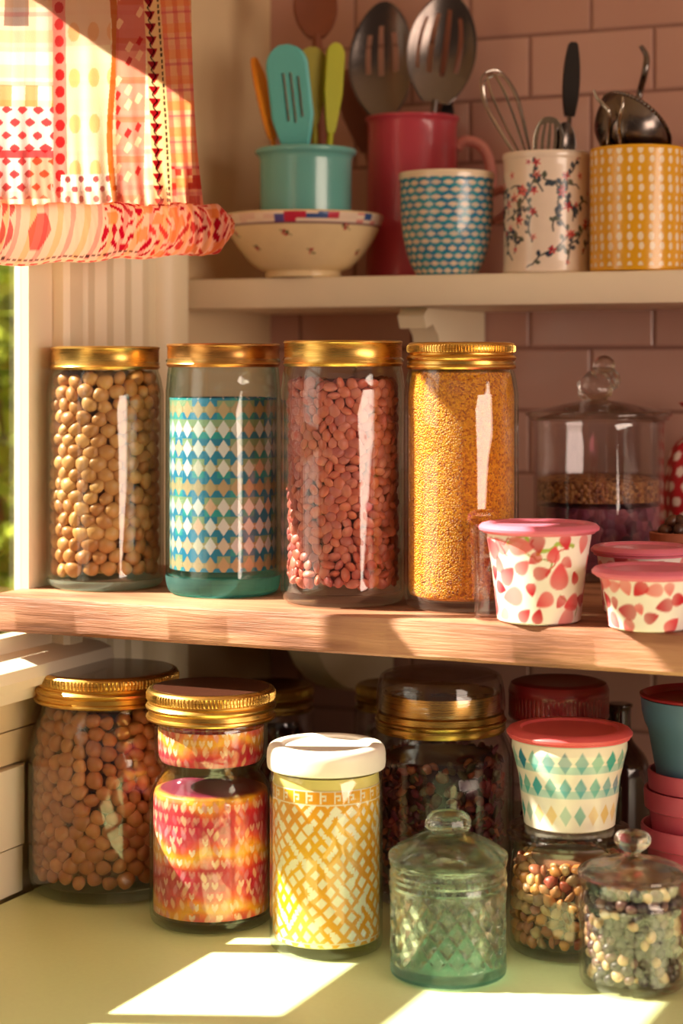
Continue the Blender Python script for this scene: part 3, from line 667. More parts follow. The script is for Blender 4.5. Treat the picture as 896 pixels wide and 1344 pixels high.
# ------------------------------------------------------------------ pink printed tubs
def petals(n, z0, z1, R, seed, big, vines):
    r = np.random.default_rng(seed); its = []
    for i in range(n):
        for _ in range(40):
            t, z = r.uniform(0, 2 * PI), r.uniform(z0, z1)
            if all((((t - q[0] + PI) % (2 * PI) - PI) * R) ** 2 + (z - q[1]) ** 2 > (big * 1.12) ** 2 for q in its): break
        else: continue
        its.append((t, z, r.uniform(.55, 1.1) * big, r.uniform(0, 2 * PI), r.integers(0, 4), r.uniform(.2, .9)))
    vl = []
    for i in range(vines):
        t, z, a = r.uniform(0, 2 * PI), r.uniform(z0, z1), r.uniform(0, 6); pts = []
        for s in range(26):
            pts.append((t, z)); t += math.cos(a) * .0013 / R; z += math.sin(a) * .0013; a += r.normal() * .35 + .08
        vl.append((np.array(pts), i % 3))
    def f(th, z, k):
        c = np.tile(A(250, 240, 232), (len(th), 1)); reds = [A(206, 34, 52), A(226, 74, 84), A(190, 24, 50), A(232, 120, 120)]
        for pts, ci in vl:
            d = np.full(len(th), 9.)
            for t, zz in pts:
                d = np.minimum(d, np.hypot(((th - t + PI) % (2 * PI) - PI) * R, z - zz))
            w = .0011 if ci else .0020; m = np.clip((w - d) / .0007, 0, 1)[:, None]
            c = c * (1 - m) + [A(168, 190, 80), A(206, 60, 40), A(150, 150, 60)][ci] * m
        for t, zz, s, ro, ci, fade in its:
            dx, dz = ((th - t + PI) % (2 * PI) - PI) * R, z - zz; x = dx * math.cos(ro) + dz * math.sin(ro); y = -dx * math.sin(ro) + dz * math.cos(ro)
            x /= s; y /= s; wid = .78 * np.sqrt(np.clip(1 - y * y, 0, 1)) * (1 - .45 * np.clip(y, -1, 1))
            m = np.clip((wid - np.abs(x)) * 6, 0, 1) * (np.abs(y) < 1); m = (m * (.72 + .28 * np.clip(fade + y * .5, 0, 1)))[:, None]
            c = c * (1 - m) + reds[ci] * m
        return c
    return f
def tub(name, p, label, cat, Rb, Rt, h, lidR, color, lidmat, group, flare=0.0, seg=300, wallmat='printed_plastic', lid_h=.006):
    o = thing(name, p, label, cat, group)
    out = dense([(Rb * .94, 0), (Rb, .0015), (Rb + (Rt - Rb) * .45, h * .55), (Rt - flare * .4, h * .85), (Rt, h)], .0011)
    prof = [(0, 0)] + out + [(Rt - .0015, h), (Rb - .0015 + (Rt - Rb) * .45, h * .55), (Rb - .003, .003), (0, .003)]
    nk = len(out)
    def cf(th, z, k):
        c = color(th, z, k); c[k > nk] = A(244, 226, 210); return c
    obj('tub_body', lathe(prof, seg, colors=cf), M[wallmat], o)
    z = h + .0004
    lp = [(0, z), (Rt - .004, z), (Rt + .0006, z), (Rt + .0006, z - .003), (Rt + .0022, z - .0034), (lidR - .002, z - .002), (lidR, z - .0008), (lidR + .0003, z + .0012), (lidR - .002, z + lid_h * .62), (lidR - .006, z + lid_h * .8), (lidR - .011, z + lid_h * .75), (lidR - .013, z + lid_h * .45), (0, z + lid_h * .4)]
    obj('lid', lathe(lp, 80), lidmat, o)
    return o
g = 'pink lidded tubs on the pine shelf'
tub('lidded_tub', on(707, 1.611, SHELF + E), 'tallest pink lidded white tub printed with red petals, on the shelf edge', 'tub', .0345, .0440, .076, .0498, petals(64, .004, .068, .039, 3, .0105, 9), M['pink_plastic'], g, .004)
tub('lidded_tub', on(852, 1.568, SHELF + E), 'short pink lidded tub of red petals at the frame edge, in front of another', 'tub', .033, .0405, .044, .0462, petals(54, .003, .041, .036, 5, .0088, 1), M['pink_plastic'], g, .003)
tub('lidded_tub', on(842, 1.668, SHELF + E), 'short pink lidded petal tub half hidden behind its twin', 'tub', .033, .039, .052, .0435, petals(54, .003, .046, .036, 9, .0088, 1), M['pink_plastic'], g, .003)
t = thing('glass_tumbler', on(645, 1.618, SHELF + E), 'small clear tumbler tucked between the golden grain jar and the tallest pink tub', 'tumbler')
obj('glass_body', lathe(wall([(.012, 0), (.0142, .001), (.0146, .004), (.0152, .078)], .0012, .004), 40), M['plastic_clear'], t)
# clay pot of nuts and the dotted cloth bag at the frame edge
p = on(894, 1.83, SHELF + E); o = thing('clay_pot', p, 'small clay pot heaped with dark nuts in front of the red dotted bag', 'pot')
obj('pot_body', lathe([(r * 1.12, z * 1.5) for r, z in [(0, 0), (.019, 0), (.021, .002), (.0248, .030), (.0265, .031), (.0268, .036), (.0245, .0365), (.023, .03), (.019, .005), (0, .005)]], 48), M['terracotta'], o)
M['nut'] = pebble('dark_nut', S(96, 54, 34), S(62, 34, 30)); nut = seed_me(.0075, .0062, .0055, 0, s=4); nut.materials.append(M['nut'])
for k, (x, y, z) in enumerate([(-.012, -.008, .037), (.002, -.013, .038), (.012, -.004, .038), (-.004, .010, .037), (-.014, .004, .036), (.0, -.002, .045), (-.008, -.003, .0455), (.008, .008, .039)]):
    n_ = bpy.data.objects.new('nut', nut); C.objects.link(n_); n_.location = p + Vector((x * 1.1, y * 1.1, z + .019)); n_.rotation_euler = (k, k * 1.7, k * .6); tag(n_, 'dark brown nut heaped in the small clay pot', 'nut', 'nuts in the clay pot')
p = on(928, 2.05, SHELF + E); o = thing('cloth_bag', p, 'red cloth bag with white dots standing at the end of the pine shelf', 'bag')
bp = sm([(0.0, 0), (.036, 0), (.047, .008), (.050, .03), (.048, .07), (.043, .10), (.034, .125), (.020, .138), (.012, .146), (.012, .152), (.021, .165), (.026, .172)], 5)
def bag_r(th, k, r, z): return r * (1 + (.05 + .25 * max(0, (z - .1) / .07)) * np.sin(th * 9 + z * 30) * .6 + .03 * np.sin(th * 4 + 40 * z))
def bag_c(th, z, k):
    u, v = th / (2 * PI) * 17, z / .0155; sft = .5 * np.mod(np.floor(v), 2); fu, fv = np.mod(u + sft, 1) - .5, np.mod(v, 1) - .5
    m = ((fu * 1.15) ** 2 + fv ** 2 < .10); c = np.tile(A(190, 16, 34), (len(th), 1)); c[m] = A(246, 224, 214); return c
obj('bag_body', lathe(dense(bp, .0016), 220, bag_r, 0, bag_c), M['printed_paper'], o)
obj('tie', lathe([(.0125, .146), (.0155, .1465), (.0162, .149), (.0155, .1515), (.0125, .152)], 40), M['coral_plastic'], o)
# ================================================================== lower row on the worktop
Z = COUNTER + E
# brown beans
p = on(140, 1.84, Z); R = .0742; H = .192
ol = sm([(.060, 0), (.068, .0025), (.0728, .012), (.0742, .03), (.0742, .10), (.0738, .128), (.0695, .150), (.0632, .165), (.0612, .174)], 5) + [(.0612, .176), (.064, .1775), (.064, .179), (.0622, .181), (.0615, .192)]
jar('storage_jar', p, 'large round shouldered jar of brown beans on the worktop below the window', 'jar', ol, .0032, .010, M['glass'], screw_lid(.0672, .0275), M['brass'], 'screw lidded jars on the worktop', lid_r=knurl(.0275 * .62, .0275 * .86, 120), lid_z=.176 + .0035, lid_seg=480, liner=(.061, .0266))
M['bean2'] = pebble('brown_bean', S(190, 118, 70), S(162, 94, 56)); M['bean2b'] = pebble('tan_bean', S(206, 136, 84), S(150, 84, 52))
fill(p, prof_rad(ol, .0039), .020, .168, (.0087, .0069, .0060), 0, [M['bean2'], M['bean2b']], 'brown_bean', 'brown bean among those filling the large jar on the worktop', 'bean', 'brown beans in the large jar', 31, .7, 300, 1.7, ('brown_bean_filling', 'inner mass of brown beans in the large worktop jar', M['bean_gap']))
# waisted jar with fiery print
p = on(277, 1.733, Z); H = .190
ol = sm([(.046, 0), (.0525, .002), (.0546, .008), (.0548, .02), (.0548, .10), (.0535, .116), (.0475, .128), (.0440, .133), (.0455, .138), (.0495, .146), (.0505, .155), (.0505, .174)], 5) + [(.0500, .176), (.0525, .1775), (.0525, .179), (.051, .1805), (.0505, H)]
j = jar('storage_jar', p, 'waisted jar with red, orange and pink heart print and gold screw lid', 'jar', ol, .0026, .007, M['glass'], screw_lid(.0565, .0265), M['brass'], 'screw lidded jars on the worktop', lid_r=knurl(.0265 * .62, .0265 * .86, 110), lid_z=.181, lid_seg=440, liner=(.0505, .0256))
def hearts(th, z, k):
    n = 40; pz = .0094; iv = np.floor(z / pz); u = th / (2 * PI) * n + .5 * np.mod(iv, 2); iu = np.floor(u); fu, fv = u - iu - .5, z / pz - iv - .5
    s = np.sin(th * 3 + 1.5 * np.sin(z * 40)) * .004 + .003 * np.sin(th * 7 + z * 90); q = np.mod((z + s) / .0485, 1)
    st_ = [(0, A(196, 20, 60)), (.16, A(214, 40, 60)), (.28, A(240, 120, 50)), (.38, A(250, 176, 40)), (.48, A(248, 160, 40)), (.58, A(232, 90, 50)), (.7, A(214, 60, 80)), (.86, A(200, 40, 70)), (1, A(196, 20, 60))]
    xs = [a for a, _ in st_]; c = np.stack([np.interp(q, xs, [b[i] for _, b in st_]) for i in range(3)], 1)
    c = c * (.85 + .3 * hsh(np.floor(th * 9), np.floor(z * 160)))[:, None]
    h = hsh(iu, iv); ax = np.abs(fu + (.10 * (h - .5)))
    fu2 = fu + .35 * (h - .5) * fv
    heart = (np.abs(fu2) < .36) & (fv > -.44 + np.abs(fu2) * 1.3) & (fv < .42 - np.clip(.10 - np.abs(fu2), 0, 1) * 3 * (hsh(iu, iv, 8) > .5)) & (ax < .34) & (fv > -.42 + ax * 1.1) & (fv < .36 - np.clip(.16 - ax, 0, 1) * 1.6)
    al = np.where(h > .58, .92, np.where(h > .42, .25 + .35 * hsh(iu, iv, 5), .06)) * np.where((q > .26) & (q < .60), 1.0, .62) * np.where(np.mod(iv, 5) == 0, .4, 1.0)
    c = np.where((z > .1166)[:, None] & (z < .13)[:, None], A(120, 28, 56), c); m = (heart * al * ((z < .1150) | (z > .13)))[:, None]; c = c * (1 - m) + A(250, 222, 196) * m
    jv = np.floor(z / .0121 + .4); w2 = th / (2 * PI) * 33 + .5 * np.mod(jv, 2) + .3 * np.sin(jv * 3); ju = np.floor(w2); gu, gv = w2 - ju - .5, z / .0121 + .4 - jv - .5
    g2 = np.abs(gu + .3 * gv * np.sign(hsh(ju, jv, 4) - .5)); m2 = np.clip((.30 * np.cos(np.clip(gv * 3.4, -1.57, 1.57)) - g2) * 9, 0, 1) * np.where(hsh(ju, jv, 2) > .5, .62, .2) * ((z < .1150) | (z > .13))
    return np.clip(c * (1 - m2[:, None]) + np.where((hsh(ju, jv, 3) > .5)[:, None], A(252, 214, 170), A(226, 150, 170)) * m2[:, None], 0, 1)
rd = prof_rad(ol, .0035)
obj('printed_wrap', lathe([(rd(z), z) for z in np.linspace(.0115, .1165, 140)] + [(.044, .1185), (0, .1185)], 400, None, 0, hearts), M['printed_paper'], j, None, 'red and orange heart print')
obj('printed_wrap', lathe([(rd(z), z) for z in np.linspace(.143, .173, 50)] + [(rd(.173) - .0005, .173), (rd(.143) - .0005, .143)], 400, None, 0, hearts), M['printed_paper'], j, None, 'narrow heart print collar')
# yellow printed canister
p = on(428, 1.655, Z); H = .152
o = thing('glass_canister', p, 'straight canister with white on yellow lattice print and cream cap', 'canister')
ol = sm([(.043, 0), (.0468, .0015), (.0482, .005), (.0482, .012)], 3) + [(.0482, z) for z in np.linspace(.03, .146, 5)] + [(.047, .149), (.046, H)]
obj('glass_body', lathe(wall(ol, .0022, .008), 80), M['glass'], o)
def lattice(th, z, k):
    n = 23; pz = .0148; z0, z1 = .0115, .141
    wob = .10 * np.sin(th * 5 + 60 * z) + .03 * np.sin(th * 17 - 150 * z); u = th / (2 * PI) * n + wob; v = (z - z0) / pz + .08 * np.sin(th * 7 + 90 * z)
    def dia(u, v):
        iu, iv = np.floor(u), np.floor(v); h = hsh(iu, iv); sz = .50 + .22 * h
        return sz - (np.abs(u - iu - .5) * 2 * (1.05 - .25 * h) + np.abs(v - iv - .5) * 2 * (.82 + .25 * hsh(iu, iv, 4))), iu, iv
    d1, i1, j1 = dia(u, v); d2, i2, j2 = dia(u + .5, v + .5); d = np.maximum(d1, d2)
    link = (hsh(np.floor(u * 2), np.floor(v * 2), 6) > .86) & (np.abs(np.mod(u * 2, 1) - .5) < .3) & (np.abs(np.mod(v * 2, 1) - .5) < .3)
    d = np.where(link, np.maximum(d, .3), d); m = np.clip(d * 9, 0, 1)
    band = (z > .1285); zz = (z - .1285) / (z1 - .1285); cu = np.mod(th / (2 * PI) * 24, 1); key = ((cu > .18) & (cu < .3)) | ((cu > .18) & (cu < .62) & (zz > .58) & (zz < .72)) | ((cu > .55) & (cu < .66) & (zz > .3) & (zz < .72)) | ((cu > .4) & (cu < .58) & (zz > .3) & (zz < .42))
    m = np.where(band, np.where(key & (zz > .12) & (zz < .88), .9, 0.), m)
    edge = (np.abs(zz - .04) < .05) | (np.abs(zz - .96) < .05) | (np.abs(z - z0 - .002) < .0006); m = np.where(edge, .85, m)
    t = .5 + .5 * np.sin(th * 2 + 2.5 * np.sin(z * 30)); base = A(248, 184, 4) * (1 - t[:, None] * .5) + A(236, 130, 4) * t[:, None] * .5  # sunlit yellow and shaded orange blended into the print round the canister
    return base * (1 - m[:, None]) + A(252, 242, 222) * m[:, None]
obj('printed_wrap', lathe([(.0457, z) for z in np.linspace(.0105, .1405, 230)] + [(.0452, .1405), (.0452, .0105)], 520, None, 0, lattice), M['printed_paper'], o, None, 'yellow and white lattice print')
obj('inner_sleeve', lathe([(.0449, .0095), (.0449, .1495), (.0440, .1495), (.0440, .0095)], 64), plain('pale_yellow_card', S(236, 214, 130), .6), o, None, 'pale yellow sleeve')
obj('lid', lathe(sm([(.0462, .1525), (.0495, .1522), (.0505, .155), (.0507, .160), (.0502, .167), (.0475, .1715), (.0425, .1728), (.0385, .1722), (.0365, .1700), (.033, .1692), (.015, .169), (0, .169)], 4), 80), M['cream_lid'], o)
# tall dim jar of dried petals
def flakes(p, rad, z0, z1, n, size, cols, seed, name, label, cat):
    r = np.random.default_rng(seed); rr = random.Random(seed); mb = MB(); cl = []
    pr_ = [seed_me(size, size * .8, size * .32, k % 3, 9, 5, k) for k in range(4)]
    for i in range(n):
        th, z = r.uniform(0, 2 * PI), r.uniform(z0, z1); me = pr_[i % 4]; s = r.uniform(.6, 1.3); q = pose(th, z, rad(z) - .0006 - size * .5 - r.uniform(0, size * .8), size * .8 * s, r.uniform(0, 6), rr, .5) @ Matrix.Scale(s, 4)
        mb.add([q @ v.co for v in me.vertices], [tuple(f.vertices) for f in me.polygons]); cl += [cols[r.integers(0, len(cols))] * r.uniform(.7, 1.2)] * len(me.vertices)
    core = lathe([(0, z0)] + [(rad(z) - size * 2.4, z) for z in np.linspace(z0, z1, 10)] + [(0, z1)], 32); mb.add([v.co for v in core.vertices], [tuple(f.vertices) for f in core.polygons]); cl += [cols[0] * .5] * len(core.vertices)
    me = mb.me(True, 0); paint(me, np.clip(np.array(cl), 0, 1)); return tag(obj(name, me, M['mixgrain'], None, p), label, cat, None, 'stuff')
M['mixgrain'] = vcol_grain('dried_mix')
p = on(578, 1.81, Z); H = .165
ol = sm([(.055, 0), (.063, .003), (.0672, .012), (.068, .03), (.068, .12), (.0655, .138), (.0595, .152), (.0575, .158)], 5) + [(.0575, H)]
o = thing('storage_jar', p, 'broad dim jar of dark dried petals behind the pressed glass jar', 'jar', 'screw lidded jars on the worktop')
obj('glass_body', lathe(wall(ol, .003, .009), 80), M['glass_smoke'], o)
b = obj('lid_ring', lathe([(0, .1665), (.054, .1665), (.054, .1555), (.0598, .155), (.0605, .157), (.0600, .1615), (.0612, .163), (.0612, .1655), (.0595, .1668), (.0590, .172), (.0560, .1735), (.0545, .19), (.050, .191), (0, .191)][3:] + [], 440, knurl(.184, .1895, 100)), M['brass'], o)
obj('lid', lathe(sm([(.0593, .1735), (.0602, .177), (.0598, .188), (.0585, .197), (.0572, .2035), (.0545, .2070), (.050, .2082), (.046, .2072), (.02, .2070), (0, .2070)], 4) + [(0, .2050), (.045, .205), (.053, .2045), (.0572, .194), (.0575, .1735)], 80), M['glass_smoke'], o, None, 'domed glass cover over a gold ring')
dark = [A(90, 30, 36), A(130, 44, 44), A(150, 70, 50), A(70, 34, 34), A(170, 96, 60), A(110, 36, 60), A(96, 84, 56)]
flakes(p, prof_rad(ol, .0036), .0165, .132, 900, .0062, dark, 4, 'dried_petal_mix', 'dark red and brown dried petals filling the broad dim jar', 'dried petals')
# pressed green glass jar
p = on(588, 1.578, Z)
o = thing('pressed_glass_jar', p, 'small empty pale green pressed glass jar with a diamond cut body and knob', 'jar')
Rg = .0472
out = sm([(.040, 0), (.0455, .0015), (Rg, .005), (Rg, .012)], 3) + [(Rg, z) for z in np.linspace(.013, .070, 60)] + [(Rg, .0715), (Rg + .0008, .073), (Rg, .0755), (Rg - .0006, .0775), (Rg + .0006, .079), (Rg + .0006, .0825), (Rg - .0006, .0845), (Rg - .0006, .088), (Rg + .0004, .0895), (Rg + .0004, .0915)]
def cut(th, k, r, z):
    if not (.0125 < z < .0705) or r < Rg - .002: return r
    n = 9; a = np.mod(th / (2 * PI) * n * 2 + z * 46, 1); b = np.mod(th / (2 * PI) * n * 2 - z * 46, 1)
    env = min(1, (z - .0125) / .006, (.0705 - z) / .006); g = np.minimum(np.abs(a - .5), np.abs(b - .5)) * 2
    return r - .0036 * env * (1 - np.clip(g, 0, .5) * 2)
gme = lathe(wall(out, .0052, .009), 288, cut, 30)
for f in gme.polygons: f.material_index = int(f.center.z < .006)
obj('glass_body', gme, [M['green_crystal'], M['teal_foot']], o)
lp = [(0, .0925), (.043, .0925), (.0468, .0922), (.0486, .0938), (.0488, .0965), (.0478, .0985)] + sm([(.0478, .0985), (.040, .104), (.028, .110), (.018, .1140), (.0145, .1155)], 4)[1:] + [(.0150, .117), (.0172, .1175), (.0186, .119), (.0192, .1225), (.0178, .127), (.014, .1305), (.008, .1318), (0, .132)]
def facet(th, k, r, z): return r * (1 - .035 * np.abs(np.sin(th * 6))) if z > .117 else r
obj('lid', lathe(lp, 96, facet, 25), M['green_crystal'], o)
# low jar of dried pulses with a tub standing on it
p = on(747, 1.649, Z); H = .094
ol = sm([(.044, 0), (.050, .002), (.0528, .009), (.0532, .025), (.0530, .05), (.0505, .072), (.0485, .084), (.0490, .090)], 5) + [(.0505, .0915), (.0505, H)]
o = thing('storage_jar', p, 'low clear jar of orange and red dried pulses under the teal diamond tub', 'jar')
obj('glass_body', lathe(wall(ol, .0028, .007), 80), M['glass'], o)
obj('lid', lathe([(0, H + .0008), (.050, H + .0008), (.0525, H + .001), (.0535, H + .0025), (.0528, H + .004), (.0500, H + .005), (.0500, H + .0062), (.0512, H + .0074), (.0505, H + .0092), (.047, H + .010), (0, H + .010)], 80), M['glass_smoke'], o)
M['pulse_o'] = pebble('orange_pulse', S(206, 140, 70), S(176, 104, 50)); M['pulse_r'] = pebble('reddish_pulse', S(150, 60, 44), S(176, 120, 74)); M['pulse_d'] = pebble('tan_pulse', S(196, 156, 104), S(120, 70, 44))
fill(p, prof_rad(ol, .0034), .014, .076, (.0057, .0051, .0038), 2, [M['pulse_o'], M['pulse_r'], M['pulse_d']], 'dried_pulse', 'orange or reddish dried pulse among those in the low jar', 'dried pulse', 'dried pulses in the low jar', 41, 1.5, 300, 1.7, ('dried_pulse_filling', 'inner mass of mixed orange and red dried pulses in the low jar', M['bean_gap']), 2, .6)
def teal_diamonds(th, z, k):
    n = 21; c = np.tile(A(240, 228, 212), (len(th), 1)); u = th / (2 * PI) * n; iu = np.floor(u); fu = u - iu - .5
    T = [A(20, 150, 160), A(60, 164, 160), A(120, 176, 160), A(16, 120, 150), A(40, 160, 150)]
    for row, (zc, hh) in enumerate(((.0150, .0092), (.0385, .0092), (.0600, .0098))):
        d = np.abs(fu) * 2.25 + np.abs(z - zc) / hh; h = hsh(iu, np.full_like(iu, row))
        pick = np.floor(h * 5).astype(int).clip(0, 4); col = np.array(T)[pick]
        if row == 0: col = np.where((h > .72)[:, None], A(232, 190, 110), col)
        m = np.clip((1 - d) * 9, 0, 1)[:, None] * (.65 + .35 * hsh(iu, np.full_like(iu, row), 3))[:, None]
        if row > 0:
            bnd = ((z > zc - hh) & (z < zc - hh * .25))[:, None] * .62; c = c * (1 - bnd) + A(110, 190, 186) * bnd
        c = c * (1 - m) + col * m
    e = (z > .0735)[:, None] * .6; return c * (1 - e) + A(90, 170, 150) * e
p2 = Vector((p.x, p.y, p.z + H + .0108))
tub('lidded_tub', p2, 'white tub with three rows of teal diamonds and coral lid, atop the low jar', 'tub', .0385, .0488, .0770, .0530, teal_diamonds, M['coral_plastic'], 'lidded tubs on the worktop', 0, 360, 'printed', .0065)
# crystal jar of dark and pale beans
p = on(830, 1.551, Z)
o = thing('crystal_jar', p, 'small crystal jar of dark and pale beans with ball knob, frontmost on the worktop', 'jar')
Rc = .0424
out = sm([(.034, 0), (.040, .002), (Rc, .008), (Rc, .02), (Rc, .045), (Rc, .062), (Rc + .0012, .067), (Rc - .0002, .071), (Rc - .001, .078), (Rc + .0012, .086)], 5)
def fl(th, k, r, z): return r - .0006 * np.abs(np.sin(th * 10)) * (1 if .008 < z < .06 and r > .03 else 0)
obj('glass_body', lathe(wall(out, .0028, .006), 160, fl, 60), M['crystal'], o)
lp = [(0, .0872), (.039, .0872), (.0425, .0870), (.0440, .0885), (.0436, .0905)] + sm([(.0436, .0905), (.036, .0955), (.022, .0985), (.011, .1005), (.0068, .1030), (.0066, .1060)], 4)[1:] + sm([(.0066, .1060), (.0105, .1085), (.0142, .1125), (.0146, .1165), (.0120, .1205), (.006, .1225), (0, .1228)], 4)[1:]
def lob(th, k, r, z): return r * (1 - .03 * np.abs(np.sin(th * 5))) if .091 < z < .1 else r
l = obj('lid', lathe(lp, 120, lob, 40), M['knob_glass'], o)
M['bd'] = pebble('dark_bean', S(58, 36, 44), S(36, 26, 50)); M['bp'] = pebble('pale_buff_bean', S(200, 166, 132), S(166, 126, 96)); M['bm'] = pebble('mauve_bean', S(120, 84, 80), S(90, 60, 66))
fill(p, prof_rad(out, .0034), .011, .079, (.0052, .0042, .0036), 0, [M['bd'], M['bp'], M['bm'], M['bd']], 'mixed_bean', 'dark, mauve or buff bean among those in the small crystal jar', 'bean', 'mixed beans in the crystal jar', 51, 1.5, 300, 1.7, ('mixed_bean_filling', 'inner mass of dark and pale beans in the small crystal jar', M['bean_gap']), 2, .5)
# red ribbed lid jar, brass lidded jars deep in the shade
p = on(733, 1.86, Z)
o = thing('storage_jar', p, 'tall jar with a dark red ribbed lid behind the teal diamond tub', 'jar')
ol = jar_outline(.0465, .042, .166, .14); obj('glass_body', lathe(wall(ol, .0028, .008), 64), M['glass_smoke'], o)
def ribs(th, k, r, z): return r - .0008 * (np.sin(th * 64) > .2) * (1 if .004 < z < .020 and r > .04 else 0)
obj('lid', lathe([(0, .011), (.044, .011), (.0444, 0), (.0475, 0), (.0482, .002), (.0478, .003)] + [(.0478, z) for z in (.0045, .012, .0195)] + [(.0476, .0215), (.0482, .023), (.0478, .027), (.0455, .0325), (.040, .0345), (.034, .0338), (0, .0335)], 384, ribs), M['red_lid'], o, (0, 0, .158))
flakes(p, prof_rad(ol, .0036), .016, .125, 380, .006, dark, 14, 'dried_petal_mix', 'dark dried petals in the tall jar with the red ribbed lid', 'dried petals')
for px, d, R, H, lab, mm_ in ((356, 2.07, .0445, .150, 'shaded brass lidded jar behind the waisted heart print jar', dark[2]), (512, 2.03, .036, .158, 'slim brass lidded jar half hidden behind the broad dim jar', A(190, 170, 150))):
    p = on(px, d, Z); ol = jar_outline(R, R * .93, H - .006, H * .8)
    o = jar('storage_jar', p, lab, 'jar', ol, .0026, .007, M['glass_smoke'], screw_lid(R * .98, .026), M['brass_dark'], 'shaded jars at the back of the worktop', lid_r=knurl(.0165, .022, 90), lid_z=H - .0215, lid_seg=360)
    flakes(p, prof_rad(ol, .0036), .015, H * .72, 300, .0055, [mm_, mm_ * .8], 24 + px, 'dried_herb_mix', 'dried filling of the ' + lab.split(' half')[0].split(' behind')[0], 'dried herbs')
p = on(812, 1.93, Z); o = thing('dark_bottle', p, 'dark glass bottle in the shade behind the stacked pink pots', 'bottle')
obj('glass_body', lathe(sm([(0, 0), (.026, 0), (.030, .004), (.031, .02), (.031, .085), (.027, .105), (.015, .120), (.012, .130), (.012, .152), (.0135, .155), (.0125, .158), (0, .158)], 4), 48), plain('dark_brown_glass', S(52, 28, 24), .12, coat=.5), o)
# stacked pink pots with a blue tub on top
def flowerpot(name, p, label, group, Rb, Rt, h, m):
    o = thing(name, p, label, 'pot', group)
    obj('pot_body', lathe([(0, 0), (Rb - .001, 0), (Rb, .001), (Rt - .002, h - .018)] + [(Rt, h - .0175), (Rt + .0022, h - .016), (Rt + .003, h - .002), (Rt + .0022, h), (Rt + .0004, h), (Rt - .0004, h - .002), (Rt - .0032, h - .018), (Rb - .003, .003), (0, .003)], 72), m, o); return o
p = on(925, 1.72, Z); pp = lambda z: Vector((p.x, p.y, p.z + z)); gp = 'nested pink pots'
flowerpot('flower_pot', pp(0), 'lowest of the nested pink pots standing on the worktop', gp, .043, .0535, .088, M['pink_pot'])
flowerpot('flower_pot', pp(.0375), 'middle pink pot nested between two others', gp, .0415, .0510, .082, M['pink_pot'])
flowerpot('flower_pot', pp(.0560), 'topmost of the nested pink pots, under the blue tub', gp, .0385, .0475, .080, M['pink_pot'])
q = pp(.0600); o = thing('lidded_tub', q, 'translucent blue tub with a dark red lid sitting in the top pink pot', 'tub', 'lidded tubs on the worktop')
hb = .140
obj('tub_body', lathe([(0, 0), (.0335, 0), (.0350, .002), (.0435, .076)] + [(.0500, hb - .028), (.0530, hb - .022), (.0555, hb - .012), (.0565, hb), (.0548, hb), (.0535, hb - .012), (.0485, hb - .026), (.033, .004), (0, .004)], 80), M['blue_tub'], o)
l = obj('lid', lathe([(0, hb - .005), (.0525, hb - .005), (.0532, hb + .0008), (.0572, hb + .0010), (.0574, hb + .003), (.0545, hb + .004), (.0525, hb + .002), (.051, hb - .002), (0, hb - .002)], 80), M['red_lid'], o)
obj('knob', lathe([(0, hb - .0018), (.016, hb - .0018), (.0165, hb + .004), (.015, hb + .0055), (0, hb + .0055)], 40), M['coral_plastic'], l)
# ================================================================== white shelf: bowl, pots, mugs, utensils
Zt = WSHELF + E
bowl_at = on(398, 2.113, Zt)
o = thing('ceramic_bowl', bowl_at, 'cream footed bowl with a floral rim holding the teal pot', 'bowl')
bo = [(0, .002), (.034, .002), (.035, 0), (.0405, 0), (.0415, .003), (.0405, .0065)] + sm([(.0405, .0065), (.052, .012), (.066, .026), (.078, .044), (.0855, .060), (.0872, .0665)], 8)[1:]
bi = [(.0862, .0680), (.0848, .0668)] + sm([(.0848, .0668), (.076, .046), (.066, .032), (.058, .0265), (.050, .0255), (0, .0255)], 5)[1:]
rb = np.random.default_rng(5); sprigs = [(t + rb.normal() * .1, .030 + .018 * (i % 2) + rb.normal() * .003, rb.uniform(0, 6)) for i, t in enumerate(np.linspace(0, 2 * PI, 15)[:-1])]
nb = len(dense(bo, .0012))
def bowl_c(th, z, k):
    c = np.tile(A(238, 212, 164), (len(th), 1)); rim = z > .0555
    u = np.floor(th / (2 * PI) * 46); h = hsh(u, np.zeros_like(u)); h2 = hsh(u, np.floor(z / .004))
    pal = np.array([A(200, 40, 70), A(90, 80, 150), A(236, 200, 180), A(230, 150, 140), A(60, 90, 150), A(240, 214, 190), A(190, 60, 120)])
    rimc = pal[np.floor(h * 7).astype(int).clip(0, 6)]; rimc = np.where((h2 > .6)[:, None], A(244, 220, 196), rimc); c = np.where((rim & (z < .0665))[:, None], rimc, c)
    c[(z > .0545) & (z < .0558)] = A(110, 60, 80)
    for t, zz, a in sprigs:
        dx, dz = ((th - t + PI) % (2 * PI) - PI) * .075, z - zz
        for q in range(4):
            aa = a + q * 1.55; ex_, ez_ = .0022 * math.cos(aa), .0022 * math.sin(aa); m = (dx - ex_) ** 2 + (dz - ez_) ** 2 < .0015 ** 2
            c[m & (k < nb)] = A(190, 44, 60) if q < 3 else A(90, 90, 50)
        m = (np.abs(dz + .5 * dx) < .0006) & (np.abs(dx) < .006); c[m & (k < nb)] = A(110, 100, 60)
    return c
bowl_prof = dense(bo, .0012) + bi
obj('bowl_body', lathe(bowl_prof, 300, colors=bowl_c), M['printed'], o)
pot_at = bowl_at + Vector((.003, 0, .0262))
o = thing('utensil_pot', pot_at, 'teal glazed pot of coloured spatulas standing in the cream bowl', 'pot')
